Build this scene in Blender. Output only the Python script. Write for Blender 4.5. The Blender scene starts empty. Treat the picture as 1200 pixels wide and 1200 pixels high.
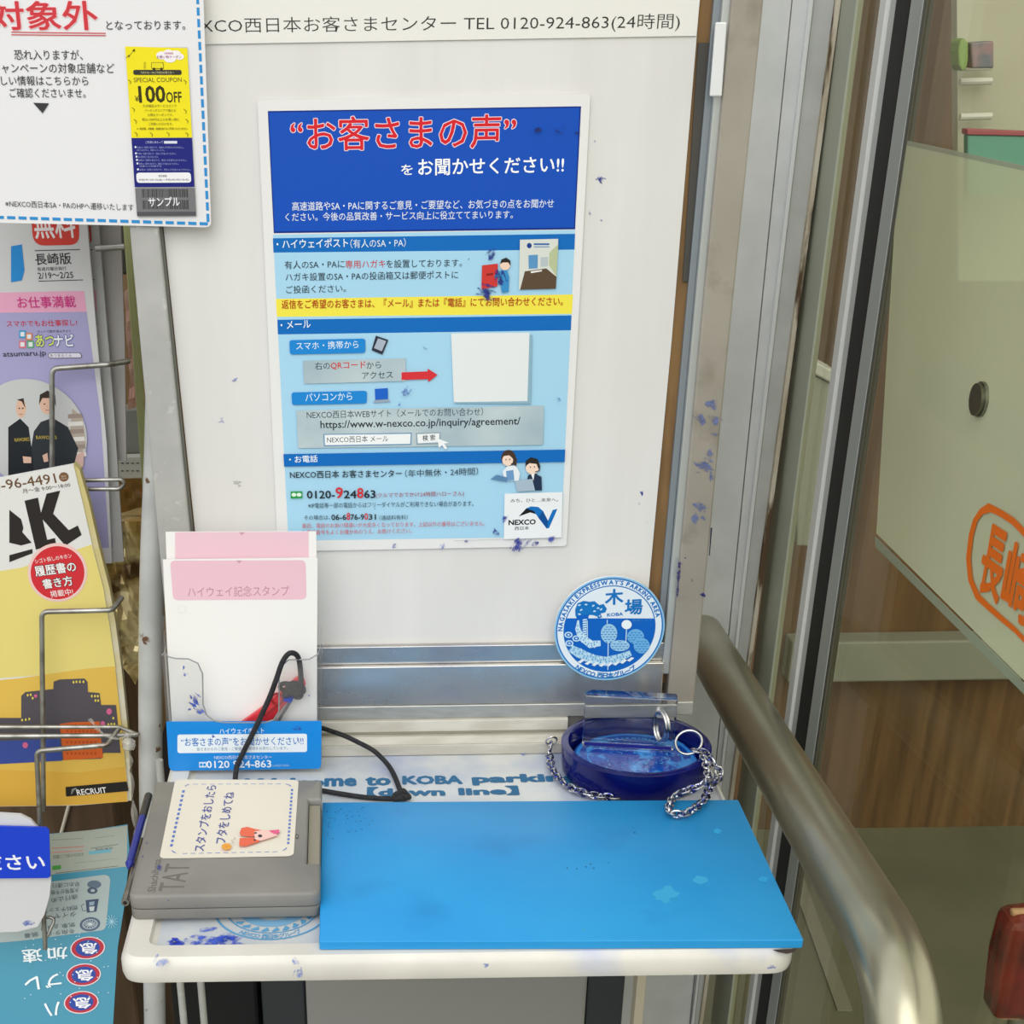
import bpy, bmesh, math, random
from mathutils import Vector, Matrix, noise as mnoise
random.seed(7)
S = bpy.context.scene
COL = S.collection
R = math.radians

# ------------------------------------------------------------------ camera, sky, light, exposure
CAM = Vector((0, -1.04, .4975))
FPX, PCX, PCY = 1703.69, 443.57, 959.33
_p, _y, _r = R(28.6526), R(-.0089), R(-.8319)
_right = Vector((math.cos(_y), math.sin(_y), 0))
FWD = Vector((-math.sin(_y)*math.cos(_p), math.cos(_y)*math.cos(_p), -math.sin(_p)))
_up = _right.cross(FWD)
RIGHT = math.cos(_r)*_right + math.sin(_r)*_up
UP = -math.sin(_r)*_right + math.cos(_r)*_up
cd = bpy.data.cameras.new('camera'); cam = bpy.data.objects.new('camera', cd); COL.objects.link(cam)
cd.sensor_width = 36; cd.lens = FPX/1200*36
cd.shift_x = (600-PCX)/1200; cd.shift_y = (PCY-600)/1200
cd.clip_start = .02
m = Matrix((RIGHT, UP, -FWD)).transposed().to_4x4(); m.translation = CAM
cam.matrix_world = m
S.camera = cam
S.view_settings.view_transform = 'Standard'; S.view_settings.look = 'None'
S.view_settings.gamma = 1; S.view_settings.use_curve_mapping = False
S.view_settings.exposure = 0.2

W = bpy.data.worlds.new('World'); S.world = W; W.use_nodes = True
nt = W.node_tree; nt.nodes.clear()
tc = nt.nodes.new('ShaderNodeTexCoord'); sx = nt.nodes.new('ShaderNodeSeparateXYZ')
nt.links.new(tc.outputs['Generated'], sx.inputs[0])
rz = nt.nodes.new('ShaderNodeValToRGB')          # height: ground -> horizon daylight -> pale overhead
mp = nt.nodes.new('ShaderNodeMapRange'); mp.inputs[1].default_value = -1; mp.inputs[2].default_value = 1
nt.links.new(sx.outputs['Z'], mp.inputs[0]); nt.links.new(mp.outputs[0], rz.inputs[0])
e = rz.color_ramp.elements
e[0].position = 0; e[0].color = (.20, .20, .19, 1)
e[1].position = 1; e[1].color = (.96, .96, .95, 1)
for pos, c in ((.44, (.34, .34, .33, 1)), (.50, (.60, .60, .59, 1)), (.56, (1.15, 1.15, 1.15, 1)), (.75, (1.05, 1.06, 1.08, 1))):
    n = e.new(pos); n.color = c
bg = nt.nodes.new('ShaderNodeBackground'); bg.inputs[1].default_value = 1.0
out = nt.nodes.new('ShaderNodeOutputWorld')
nt.links.new(rz.outputs[0], bg.inputs[0]); nt.links.new(bg.outputs[0], out.inputs[0])

sd = bpy.data.lights.new('overcast_sun', 'SUN'); sd.energy = 1.1; sd.angle = R(50); sd.color = (1, .99, .975)
sun = bpy.data.objects.new('overcast_sun', sd); COL.objects.link(sun)
sun.rotation_euler = Vector((-.12, -.75, .62)).to_track_quat('Z', 'Y').to_euler()

# ------------------------------------------------------------------ helpers
def ray(px, py): return FWD + RIGHT*((px-PCX)/FPX) - UP*((py-PCY)/FPX)
def at_x(px, py, x): d = ray(px, py); return CAM + d*((x-CAM.x)/d.x)
def at_y(px, py, y): d = ray(px, py); return CAM + d*((y-CAM.y)/d.y)
def at_z(px, py, z): d = ray(px, py); return CAM + d*((z-CAM.z)/d.z)

def lin(h):
    h = h.lstrip('#')
    f = lambda v: v/12.92 if v <= .04045 else ((v+.055)/1.055)**2.4
    return tuple(f(int(h[i:i+2], 16)/255) for i in (0, 2, 4)) + (1,)

MC = {}
def M(hexc, rough=.5, metal=0., spec=.5, coat=0.):
    k = (hexc, rough, metal, spec, coat)
    if k in MC: return MC[k]
    m = bpy.data.materials.new('paint_'+hexc.strip('#')); m.use_nodes = True
    b = m.node_tree.nodes['Principled BSDF']
    b.inputs['Base Color'].default_value = lin(hexc); b.inputs['Roughness'].default_value = rough
    b.inputs['Metallic'].default_value = metal; b.inputs['Specular IOR Level'].default_value = spec
    b.inputs['Coat Weight'].default_value = coat
    MC[k] = m; return m

def mixmat(name, c1, c2, scale=20, lo=.4, hi=.6, rough=.5, metal=0, stretch=(1, 1, 1), detail=6, c3=None, s3=8, lo3=.62, hi3=.7, bump=0, coords='Object', rough2=None, seed=0., tr=0, spec=.5):
    """noise between two colours, with an optional third colour in sparse spots"""
    m = bpy.data.materials.new(name); m.use_nodes = True
    t = m.node_tree; b = t.nodes['Principled BSDF']
    b.inputs['Roughness'].default_value = rough; b.inputs['Metallic'].default_value = metal
    b.inputs['Transmission Weight'].default_value = tr; b.inputs['Specular IOR Level'].default_value = spec
    g = t.nodes.new('ShaderNodeTexCoord'); mpn = t.nodes.new('ShaderNodeMapping')
    mpn.inputs['Scale'].default_value = stretch; mpn.inputs['Location'].default_value = (seed, seed*.7, seed*1.3)
    t.links.new(g.outputs[coords], mpn.inputs[0])
    def nz(s, l, h, d):
        n = t.nodes.new('ShaderNodeTexNoise'); n.inputs['Scale'].default_value = s; n.inputs['Detail'].default_value = d
        t.links.new(mpn.outputs[0], n.inputs['Vector'])
        mr = t.nodes.new('ShaderNodeMapRange'); mr.inputs[1].default_value = l; mr.inputs[2].default_value = h; mr.clamp = True
        t.links.new(n.outputs[0], mr.inputs[0]); return mr, n
    a, na = nz(scale, lo, hi, detail)
    mx = t.nodes.new('ShaderNodeMix'); mx.data_type = 'RGBA'
    mx.inputs[6].default_value = lin(c1); mx.inputs[7].default_value = lin(c2)
    t.links.new(a.outputs[0], mx.inputs[0]); res = mx.outputs[2]
    if c3:
        q, _ = nz(s3, lo3, hi3, 4)
        m2 = t.nodes.new('ShaderNodeMix'); m2.data_type = 'RGBA'; m2.inputs[7].default_value = lin(c3)
        t.links.new(res, m2.inputs[6]); t.links.new(q.outputs[0], m2.inputs[0]); res = m2.outputs[2]
    t.links.new(res, b.inputs['Base Color'])
    if rough2 is not None:
        mr = t.nodes.new('ShaderNodeMapRange'); mr.inputs[3].default_value = rough; mr.inputs[4].default_value = rough2
        t.links.new(a.outputs[0], mr.inputs[0]); t.links.new(mr.outputs[0], b.inputs['Roughness'])
    if bump:
        bp = t.nodes.new('ShaderNodeBump'); bp.inputs['Strength'].default_value = bump; bp.inputs['Distance'].default_value = .002
        t.links.new(na.outputs[0], bp.inputs['Height']); t.links.new(bp.outputs[0], b.inputs['Normal'])
    return m

def sheetglass(name, tint, gloss=.08, film=None, film_amt=0, rough=.02):
    """thin pane: tinted see-through with a fresnel reflection, optionally a translucent film"""
    m = bpy.data.materials.new(name); m.use_nodes = True
    t = m.node_tree; t.nodes.clear()
    o = t.nodes.new('ShaderNodeOutputMaterial')
    tr = t.nodes.new('ShaderNodeBsdfTransparent'); tr.inputs[0].default_value = tint
    gl = t.nodes.new('ShaderNodeBsdfGlossy'); gl.inputs['Roughness'].default_value = rough
    lw = t.nodes.new('ShaderNodeLayerWeight'); lw.inputs[0].default_value = .5
    pw = t.nodes.new('ShaderNodeMath'); pw.operation = 'POWER'; pw.inputs[1].default_value = 5
    fr = t.nodes.new('ShaderNodeMath'); fr.operation = 'MULTIPLY_ADD'; fr.inputs[1].default_value = .9; fr.inputs[2].default_value = .035
    t.links.new(lw.outputs['Facing'], pw.inputs[0]); t.links.new(pw.outputs[0], fr.inputs[0])
    base = tr.outputs[0]
    if film:
        df = t.nodes.new('ShaderNodeBsdfDiffuse'); df.inputs[0].default_value = lin(film)
        tl = t.nodes.new('ShaderNodeBsdfTranslucent'); tl.inputs[0].default_value = lin(film)
        a = t.nodes.new('ShaderNodeMixShader'); a.inputs[0].default_value = .15
        t.links.new(df.outputs[0], a.inputs[1]); t.links.new(tl.outputs[0], a.inputs[2])
        b = t.nodes.new('ShaderNodeMixShader'); b.inputs[0].default_value = film_amt
        t.links.new(base, b.inputs[1]); t.links.new(a.outputs[0], b.inputs[2]); base = b.outputs[0]
    mu = t.nodes.new('ShaderNodeMath'); mu.operation = 'MULTIPLY'; mu.inputs[1].default_value = gloss
    t.links.new(fr.outputs[0], mu.inputs[0])
    x = t.nodes.new('ShaderNodeMixShader'); t.links.new(mu.outputs[0], x.inputs[0])
    t.links.new(base, x.inputs[1]); t.links.new(gl.outputs[0], x.inputs[2]); t.links.new(x.outputs[0], o.inputs[0])
    return m

def solidglass(name, col, rough=.02, ior=1.49):
    m = bpy.data.materials.new(name); m.use_nodes = True
    b = m.node_tree.nodes['Principled BSDF']
    b.inputs['Base Color'].default_value = col; b.inputs['Roughness'].default_value = rough
    b.inputs['Transmission Weight'].default_value = 1; b.inputs['IOR'].default_value = ior
    return m

def link(name, bm, mats, parent=None, smooth=False):
    bmesh.ops.recalc_face_normals(bm, faces=bm.faces)
    me = bpy.data.meshes.new(name); bm.to_mesh(me); bm.free()
    for x in (mats if isinstance(mats, (list, tuple)) else [mats]): me.materials.append(x)
    if smooth:
        me.polygons.foreach_set('use_smooth', [True]*len(me.polygons))
        try: me.set_sharp_from_angle(angle=R(40))
        except Exception: pass
    o = bpy.data.objects.new(name, me); COL.objects.link(o)
    if parent: o.parent = parent
    return o

def tag(o, label, cat, group=None, kind=None):
    o['label'] = label; o['category'] = cat
    if group: o['group'] = group
    if kind: o['kind'] = kind
    return o
def thing(name, label, cat, loc=(0, 0, 0), group=None):
    o = bpy.data.objects.new(name, None); COL.objects.link(o); o.empty_display_size = .02
    bpy.context.view_layer.update()
    o['base'] = tuple(loc)
    return tag(o, label, cat, group)
def struct(name, bm, mat, smooth=False, parent=None):
    o = link(name, bm, mat, parent, smooth)
    if not parent: o['kind'] = 'structure'
    return o

def prism_into(bm, front, back, mi=0):
    a = [bm.verts.new(p) for p in front]; b = [bm.verts.new(p) for p in back]
    n = len(a); fs = [bm.faces.new(a), bm.faces.new(b[::-1])]
    for i in range(n): fs.append(bm.faces.new((a[i], b[i], b[(i+1) % n], a[(i+1) % n])))
    for f in fs: f.material_index = mi
def bevel_all(bm, w, seg=2):
    if w: bmesh.ops.bevel(bm, geom=[e for e in bm.edges if e.calc_face_angle(0) > .5], offset=w, segments=seg, affect='EDGES', clamp_overlap=True, profile=.5)
def slab(pxs, y, depth, bev=.0008):
    """outline (photo pixels) standing at depth y, extruded away from the viewer along +y"""
    bm = bmesh.new(); f = [at_y(a, b, y) for a, b in pxs]
    prism_into(bm, f, [p+Vector((0, depth, 0)) for p in f]); bmesh.ops.recalc_face_normals(bm, faces=bm.faces); bevel_all(bm, bev); return bm
def box(x0, x1, y0, y1, z0, z1, bev=.001, bm=None, seg=2):
    b2 = bmesh.new()
    prism_into(b2, [(x0, y0, z0), (x1, y0, z0), (x1, y0, z1), (x0, y0, z1)], [(x0, y1, z0), (x1, y1, z0), (x1, y1, z1), (x0, y1, z1)])
    bmesh.ops.recalc_face_normals(b2, faces=b2.faces); bevel_all(b2, bev, seg)
    if bm is None: return b2
    me = bpy.data.meshes.new('t'); b2.to_mesh(me); b2.free(); bm.from_mesh(me); bpy.data.meshes.remove(me); return bm

def fillet(pts, r, n=6):
    pts = [Vector(p) for p in pts]; o = [pts[0]]
    for i in range(1, len(pts)-1):
        a, b, c = pts[i-1], pts[i], pts[i+1]
        d1, d2 = (a-b), (c-b); L = min(d1.length, d2.length)*.49
        ang = d1.angle(d2); k = min(L, r/max(math.tan(ang/2), 1e-3))
        p, q = b+d1.normalized()*k, b+d2.normalized()*k
        for j in range(n+1):
            t = j/n; o.append((1-t)**2*p+2*t*(1-t)*b+t*t*q)
    o.append(pts[-1]); return o
def smoothpath(pts, n=8):
    P = [Vector(p) for p in pts]; P = [2*P[0]-P[1]]+P+[2*P[-1]-P[-2]]; o = []
    for i in range(1, len(P)-2):
        for j in range(n):
            t = j/n; a, b, c, d = P[i-1:i+3]
            o.append(.5*((2*b)+(c-a)*t+(2*a-5*b+4*c-d)*t*t+(3*b-a-3*c+d)*t**3))
    o.append(P[-2]); return o
def tube(pts, r, seg=12, bm=None, closed=False):
    bm = bm or bmesh.new(); pts = [Vector(p) for p in pts]; n = len(pts); rings = []
    u = None
    for i, p in enumerate(pts):
        t = ((pts[(i+1) % n] if closed or i < n-1 else p)-(pts[i-1] if closed or i > 0 else p)).normalized()
        if u is None: u = t.orthogonal().normalized()
        u = (u-t*u.dot(t)).normalized(); v = t.cross(u)
        rr = r(i/(n-1)) if callable(r) else r
        rings.append([bm.verts.new(p+(u*math.cos(2*math.pi*k/seg)+v*math.sin(2*math.pi*k/seg))*rr) for k in range(seg)])
    for i in range(n if closed else n-1):
        A, B = rings[i], rings[(i+1) % n]
        for k in range(seg): bm.faces.new((A[k], A[(k+1) % seg], B[(k+1) % seg], B[k]))
    if not closed: bm.faces.new(rings[0][::-1]); bm.faces.new(rings[-1])
    return bm
def ringpath(c, a, b, ra, rb, n=24):
    c, a, b = Vector(c), Vector(a).normalized(), Vector(b).normalized()
    return [c+a*ra*math.cos(2*math.pi*k/n)+b*rb*math.sin(2*math.pi*k/n) for k in range(n)]
def rpoly(pts, rad, n=6):
    """rounded corners for a planar polygon of 2-D points; rad is one number or one per corner"""
    P = [Vector(p) for p in pts]; o = []; N = len(P)
    for i in range(N):
        a, b, c = P[i-1], P[i], P[(i+1) % N]; r = rad[i] if isinstance(rad, (list, tuple)) else rad
        if r <= 0: o.append(b); continue
        d1, d2 = a-b, c-b; k = min(r/math.tan(d1.angle(d2)/2), d1.length*.49, d2.length*.49)
        p, q = b+d1.normalized()*k, b+d2.normalized()*k
        for j in range(n+1):
            t = j/n; o.append((1-t)**2*p+2*t*(1-t)*b+t*t*q)
    return o
def inset(loop, d):
    N = len(loop); o = []
    area = sum(loop[i].x*loop[(i+1) % N].y-loop[(i+1) % N].x*loop[i].y for i in range(N)); s = 1 if area > 0 else -1
    for i in range(N):
        t1 = loop[i]-loop[i-1]; t2 = loop[(i+1) % N]-loop[i]
        if t1.length < 1e-9: t1 = t2
        if t2.length < 1e-9: t2 = t1
        n1 = Vector((-t1.y, t1.x)).normalized()*s; n2 = Vector((-t2.y, t2.x)).normalized()*s
        nn = (n1+n2); nn = nn/max(nn.dot(n1), .3) if nn.length > 1e-6 else n1
        o.append(loop[i]+nn*d)
    return o
def stack(loops, cap=True, bm=None, mi=0):
    """loops: (2-D loop, z) from bottom up / outside in, all with one vertex count"""
    bm = bm or bmesh.new(); V = [[bm.verts.new((p.x, p.y, z)) for p in l] for l, z in loops]
    for A, B in zip(V, V[1:]):
        for i in range(len(A)):
            f = bm.faces.new((A[i], A[(i+1) % len(A)], B[(i+1) % len(A)], B[i])); f.material_index = mi
    if cap: bm.faces.new(V[0][::-1]).material_index = mi; bm.faces.new(V[-1]).material_index = mi
    return bm
def lathe(prof, c, seg=64):
    bm = bmesh.new(); rings = []
    for r, z in prof: rings.append([bm.verts.new((c[0]+r*math.cos(2*math.pi*k/seg), c[1]+r*math.sin(2*math.pi*k/seg), c[2]+z)) for k in range(seg)])
    for A, B in zip(rings, rings[1:]):
        for k in range(seg): bm.faces.new((A[k], A[(k+1) % seg], B[(k+1) % seg], B[k]))
    bm.faces.new(rings[0][::-1]); bm.faces.new(rings[-1]); return bm

INKC = {}
def soft_ink(hexc):
    if hexc in INKC: return INKC[hexc]
    m = mixmat('ink_'+hexc.strip('#'), hexc, hexc, 90, .3, .7, .6); t = m.node_tree
    b = t.nodes['Principled BSDF']; n = t.nodes.new('ShaderNodeTexNoise'); n.inputs['Scale'].default_value = 260; n.inputs['Detail'].default_value = 6
    g = t.nodes.new('ShaderNodeTexCoord'); t.links.new(g.outputs['Object'], n.inputs['Vector'])
    mr = t.nodes.new('ShaderNodeMapRange'); mr.inputs[1].default_value = .40; mr.inputs[2].default_value = .62; mr.inputs[3].default_value = .08; mr.inputs[4].default_value = .85
    t.links.new(n.outputs[0], mr.inputs[0]); t.links.new(mr.outputs[0], b.inputs['Alpha'])
    INKC[hexc] = m; return m

# ------------------------------------------------------------------ printed matter
TC = {}
def glyphs(s, off):
    if (s, off) in TC: return TC[(s, off)]
    c = bpy.data.curves.new('t', 'FONT'); c.body = s; c.resolution_u = 2; c.fill_mode = 'FRONT'; c.offset = off
    o = bpy.data.objects.new('t', c); COL.objects.link(o)
    me = bpy.data.meshes.new_from_object(o.evaluated_get(bpy.context.evaluated_depsgraph_get()))
    v = [(p.co.x, p.co.y) for p in me.vertices]; f = [tuple(p.vertices) for p in me.polygons]
    bpy.data.objects.remove(o); bpy.data.curves.remove(c); bpy.data.meshes.remove(me)
    xs = [a for a, _ in v]; ys = [b for _, b in v]
    TC[(s, off)] = (v, f, min(xs), max(xs), min(ys), max(ys)); return TC[(s, off)]

class Plane:
    def __init__(s, origin, normal, up=(0, 0, 1)):
        s.O = Vector(origin); s.N = Vector(normal).normalized(); up = Vector(up)
        s.V = (up-s.N*up.dot(s.N)).normalized(); s.U = s.V.cross(s.N)
    def uv(s, px, py):
        d = ray(px, py); p = CAM+d*((s.O-CAM).dot(s.N)/d.dot(s.N))-s.O
        return Vector((p.dot(s.U), p.dot(s.V)))
    def w(s, u, lift=0.): return s.O+s.U*u[0]+s.V*u[1]+s.N*lift
    def sheet(s, uvs, thick=.0004):
        bm = bmesh.new(); prism_into(bm, [s.w(u) for u in uvs], [s.w(u, -thick) for u in uvs]); return bm
def yplane(px, py, y, tilt=0., yaw=0.):
    n = Matrix.Rotation(R(yaw), 3, 'Z') @ Matrix.Rotation(-R(tilt), 3, 'X') @ Vector((0, -1, 0))
    return Plane(at_y(px, py, y), n)
def zplane(z): return Plane((0, 0, z), (0, 0, 1), (0, 1, 0))

class Print:
    """flat inked shapes and lettering lying on a sheet; each new colour layer lies a hair above the last"""
    def __init__(s, plane, tf=None, lift=.0001, step=.00002, rough=.5, stuff=None):
        s.P = plane; s.tf = tf or (lambda x, y: (x, y)); s.L = lift; s.step = step; s.rough = rough
        s.bm = bmesh.new(); s.mats = []; s.pend = []
    def uv(s, p): return s.P.uv(*s.tf(*p))
    def _m(s, col):
        m = col if not isinstance(col, str) else M(col, s.rough, 0., .22)
        if m not in s.mats: s.mats.append(m)
        return s.mats.index(m)
    def up(s, n=1): s.L += s.step*n
    def uvpoly(s, uvs, col, up=True):
        if up: s.up(.25)
        try: f = s.bm.faces.new([s.bm.verts.new(s.P.w(u, s.L)) for u in uvs]); f.material_index = s._m(col)
        except ValueError: pass
    def poly(s, pts, col, up=True): s.uvpoly([s.uv(p) for p in pts], col, up)
    def rr(s, pts, r, col):          # rounded polygon, radius in metres
        s.uvpoly(rpoly([s.uv(p) for p in pts], r), col)
    def rect(s, x0, y0, x1, y1, col, r=0):
        q = [(x0, y0), (x1, y0), (x1, y1), (x0, y1)]
        s.rr(q, r, col) if r else s.poly(q, col)
    def ell(s, cx, cy, rx, ry, col, n=28, rot=0):
        c, d = math.cos(R(rot)), math.sin(R(rot))
        s.poly([(cx+rx*math.cos(2*math.pi*k/n)*c-ry*math.sin(2*math.pi*k/n)*d, cy+rx*math.cos(2*math.pi*k/n)*d+ry*math.sin(2*math.pi*k/n)*c) for k in range(n)], col)
    def disc(s, uvc, r, col, n=48, r0=0):
        if not r0: return s.uvpoly([uvc+Vector((math.cos(2*math.pi*k/n), math.sin(2*math.pi*k/n)))*r for k in range(n)], col)
        s.up(.25); mi = s._m(col); A = [[s.bm.verts.new(s.P.w(uvc+Vector((math.cos(2*math.pi*k/n), math.sin(2*math.pi*k/n)))*q, s.L)) for k in range(n)] for q in (r0, r)]
        for k in range(n): s.bm.faces.new((A[0][k], A[1][k], A[1][(k+1) % n], A[0][(k+1) % n])).material_index = mi
    def line(s, pts, wpx, col, uvw=None):
        s.up(.25); P = [s.uv(p) for p in pts]
        sc = (s.uv((pts[0][0]+1, pts[0][1]))-s.uv(pts[0])).length
        mi = s._m(col); n = len(P); L = []
        for i, p in enumerate(P):
            t = (P[min(i+1, n-1)]-P[max(i-1, 0)]).normalized(); q = Vector((-t.y, t.x))
            w = (wpx[i] if isinstance(wpx, (list, tuple)) else wpx)*sc/2
            L.append((s.bm.verts.new(s.P.w(p+q*w, s.L)), s.bm.verts.new(s.P.w(p-q*w, s.L))))
        for a, b in zip(L, L[1:]): s.bm.faces.new((a[0], a[1], b[1], b[0])).material_index = mi
    def dash(s, a, b, n, wpx, col, fill=.72):
        for k in range(n):
            t0, t1 = (k+.5-fill/2)/n, (k+.5+fill/2)/n
            s.line([(a[0]+(b[0]-a[0])*t, a[1]+(b[1]-a[1])*t) for t in (t0, t1)], wpx, col)
    def put(s, g, fn, col):
        v, f = g[0], g[1]; mi = s._m(col)
        V = [s.bm.verts.new(s.P.w(fn(x, y), s.L)) for x, y in v]
        for q in f:
            try: s.bm.faces.new([V[i] for i in q]).material_index = mi
            except ValueError: pass
    def text(s, t, a, b, col, h=None, bold=0., outline=None, ow=.05):
        """t fills the box whose bottom edge runs a->b in photo pixels; h is the box height in pixels"""
        p0, p1 = s.uv(a), s.uv(b); d = p1-p0; L = d.length; d.normalize(); q = Vector((-d.y, d.x))
        pl = math.hypot(b[0]-a[0], b[1]-a[1]); ex, ey = (b[0]-a[0])/pl, (b[1]-a[1])/pl
        g = glyphs(t, min(bold, 0)); sx_ = L/(g[3]-g[2]); sy_ = sx_; bo = max(bold, 0)*.9
        if h: sy_ = abs((s.uv((a[0]+ey*h, a[1]-ex*h))-p0).dot(q))/(g[5]-g[4])
        fn = lambda x, y: p0+d*((x-g[2])*sx_)+q*((y-g[4])*sy_)
        def many(rad, cc, k):
            s.up()
            for i in range(k):
                a = 2*math.pi*i/k; ox, oy = rad*math.cos(a), rad*math.sin(a)
                s.L += .0000025; s.put(g, lambda x, y: fn(x+ox, y+oy), cc)
        if outline: many(bo+ow, outline, 10)
        if bo: many(bo, col, 8 if bo > .016 else 4)
        else: s.up(); s.put(g, fn, col)
    def arc(s, t, c, r, a0, a1, size, col, bold=0., inward=False, sq=.85):
        """characters along a circle in sheet coordinates; angles in degrees"""
        s.up(); n = len(t); ws = []; bo = bold; bold = 0
        for ch in t: ws.append(.35 if ch == ' ' else (glyphs(ch, bold)[3]-glyphs(ch, bold)[2]+.1))
        T = sum(ws); acc = 0
        for ch, w in zip(t, ws):
            an = R(a0+(a1-a0)*(acc+w/2)/T); acc += w
            if ch == ' ': continue
            g = glyphs(ch, bold); rd = Vector((math.cos(an), math.sin(an))); tg = Vector((-rd.y, rd.x))
            if not inward: tg = -tg; upv = rd
            else: upv = -rd
            cx = (g[2]+g[3])/2
            for ox, oy in (((bo, 0), (-bo, 0), (0, bo), (0, -bo)) if bo else ((0, 0),)):
                s.L += .0000005; s.put(g, lambda x, y: c+rd*r+tg*((x+ox-cx)*size*sq)+upv*((y+oy)*size), col)
    def smear(s, px, py, size, col='#1f2f9a', n=7, ang=None, long=1.):
        """an ink stain: a part of its own, made of a soft film of broken colour"""
        s.pend.append((px, py, size, col, n, ang, long, s.tf, s.L))
    def stains(s, parent):
        for px, py, size, col, n, ang, long, tf, L in s.pend:
            bm = bmesh.new(); s.L += .000004
            m = soft_ink(col) if isinstance(col, str) else col
            rnd = random.Random(int(px*7+py*13+size))
            def blob(cx, cy, l, w, a):
                pts = []
                for i in range(11):
                    th = 2*math.pi*i/11; q = rnd.uniform(.65, 1.2); x, y = l*math.cos(th)*q, w*math.sin(th)*q
                    pts.append((cx+x*math.cos(a)-y*math.sin(a), cy+x*math.sin(a)+y*math.cos(a)))
                s.L += .000002
                try: bm.faces.new([bm.verts.new(s.P.w(s.P.uv(*tf(*p)), s.L)) for p in pts])
                except ValueError: pass
            a0 = rnd.uniform(0, 3.14) if ang is None else ang
            blob(px, py, size*.55*long, size*.30, a0)
            for k in range(n):
                a = a0+rnd.gauss(0, .5 if ang is None else .22); cx, cy = px+rnd.gauss(0, size*.28), py+rnd.gauss(0, size*.22)
                blob(cx, cy, size*rnd.uniform(.2, .5)*long, size*rnd.uniform(.05, .16), a)
            link('ink_stain', bm, m, parent)
        s.pend = []
    def build(s, name, parent):
        s.stains(parent)
        if not s.bm.faces: s.bm.free(); return None
        return link(name, s.bm, s.mats, parent)

Z = lambda ox, oy, k: (lambda x, y: (ox+x*k, oy+y*k))      # a close-up's own pixels -> photo pixels
INK = '#22349c'

# shared materials
alu = mixmat('brushed_aluminium', '#b9bab6', '#a9aaa6', 60, .3, .7, .42, .75, (1, 1, 6), c3='#93948f', s3=25, lo3=.55, hi3=.8)
alu_dull = mixmat('weathered_aluminium', '#bcbcb8', '#aeaeaa', 40, .3, .7, .55, .25, c3='#d2d2cf', s3=90, lo3=.62, hi3=.75)
steel = mixmat('stainless_sill', '#c4c2bc', '#a9a8a9', 12, .35, .65, .2, .85, (1, 1, 2), c3='#8086b0', s3=7, lo3=.55, hi3=.75, rough2=.36)
resin = mixmat('stained_white_resin', '#dedbd2', '#d2cfc7', 18, .4, .65, .42, c3='#a6b5df', s3=9, lo3=.57, hi3=.75, bump=.05)
chrome = M('#c9c9c8', .18, 1.0); wire = mixmat('zinc_wire', '#b2b1ac', '#8f8d86', 60, .4, .6, .35, .85, c3='#6b5646', s3=40, lo3=.66, hi3=.74)

# ------------------------------------------------------------------ the setting
GX = .38                                              # the glass front runs towards the viewer at this x
YB = at_x(962, 200, .38).y                                            # the frame column beside it faces the viewer here
tile = mixmat('greenish_floor', '#75765f', '#6a6c56', 5, .4, .6, .35)
struct('floor', box(-3, 3, -3.5, 2.2, -.95, -.9, 0), tile)
wood = mixmat('brown_wood_panel', '#6f5331', '#553e22', 9, .35, .65, .5, 0, (6, 6, .35), detail=8, c3='#795c39', s3=5, lo3=.52, hi3=.7)
struct('wall_back', box(-3, 3, 1.45, 1.5, -.9, 2.2, 0), wood)
struct('ceiling', box(-3, 3, .55, 1.5, 2.0, 2.05, 0), M('#b9b6ad', .8))
struct('wall_left', box(-2.6, -2.55, .3, 1.45, -.9, 2.0, 0), M('#8f8a7c', .8))
# low painted rail along the back wall, and a darker plinth
a = at_y(1000, 792, 1.43); b = at_y(1000, 745, 1.43)
struct('trim_1', box(.75, 2.6, 1.40, 1.45, a.z, b.z, .004), M('#8d907f', .5))
p, q = at_z(925, 1005, -.8995), at_z(990, 1185, -.8995); d = (q-p).normalized(); w = Vector((d.y, -d.x, 0))*.012
bm = bmesh.new(); f = [p-w, q-w, q+w, p+w]; prism_into(bm, [v+Vector((0, 0, .003)) for v in f], f); struct('trim_2', bm, M('#8a8a78', .5))

# column of painted aluminium facing the viewer, left of the glass
grey = mixmat('grey_painted_aluminium', '#d3d5d5', '#c9cccb', 30, .35, .65, .45, .1)
def vstrip(name, pl, pr, y, depth, mat):
    """upright strip: left and right edge each given at the top and the bottom of the photo"""
    return struct(name, slab([pl[0], pr[0], pr[1], pl[1]], y, depth, .0006), mat)
def ln(p, q, y): t = (y-p[1])/(q[1]-p[1]); return (p[0]+(q[0]-p[0])*t, y)
def col(p, q, y0=-60, y1=1330): return (ln(p, q, y0), ln(p, q, y1))
eA = col((892, 24), (828, 698)); e0 = (tuple(map(float, (eA[0][0]-60, -60))), (eA[1][0]-60, 1330.))
eB = col((926.6, 24), (865, 640)); eC = col((946, 24), (875, 640)); eC2 = col((951, 24), (879, 640)); eD = col((977, 24), (894.6, 640))
vstrip('column_1', e0, (( eB[0][0]-1.0, -60), (eB[1][0]-1.0, 1330)), YB, .03, grey)
vstrip('column_2', eB, eC, YB, .03, grey)
vstrip('trim_3', eC, eC2, YB-.006, .036, M('#d3d6d5', .4))
vstrip('column_3', eC2, eD, YB+.002, .03, mixmat('grey_panel_dull', '#c6c9c6', '#babdb9', 30, .35, .65, .45, .1))
seam = mixmat('rust_streaked_sealant', '#cfc7b4', '#b7ab92', 60, .4, .6, .8, c3='#5a4630', s3=55, lo3=.55, hi3=.62, stretch=(1, 1, .25))
eE = (( eD[0][0]+6, -60), (eD[1][0]+4, 1330))
vstrip('trim_4', eD, eE, YB-.004, .034, seam)

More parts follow.
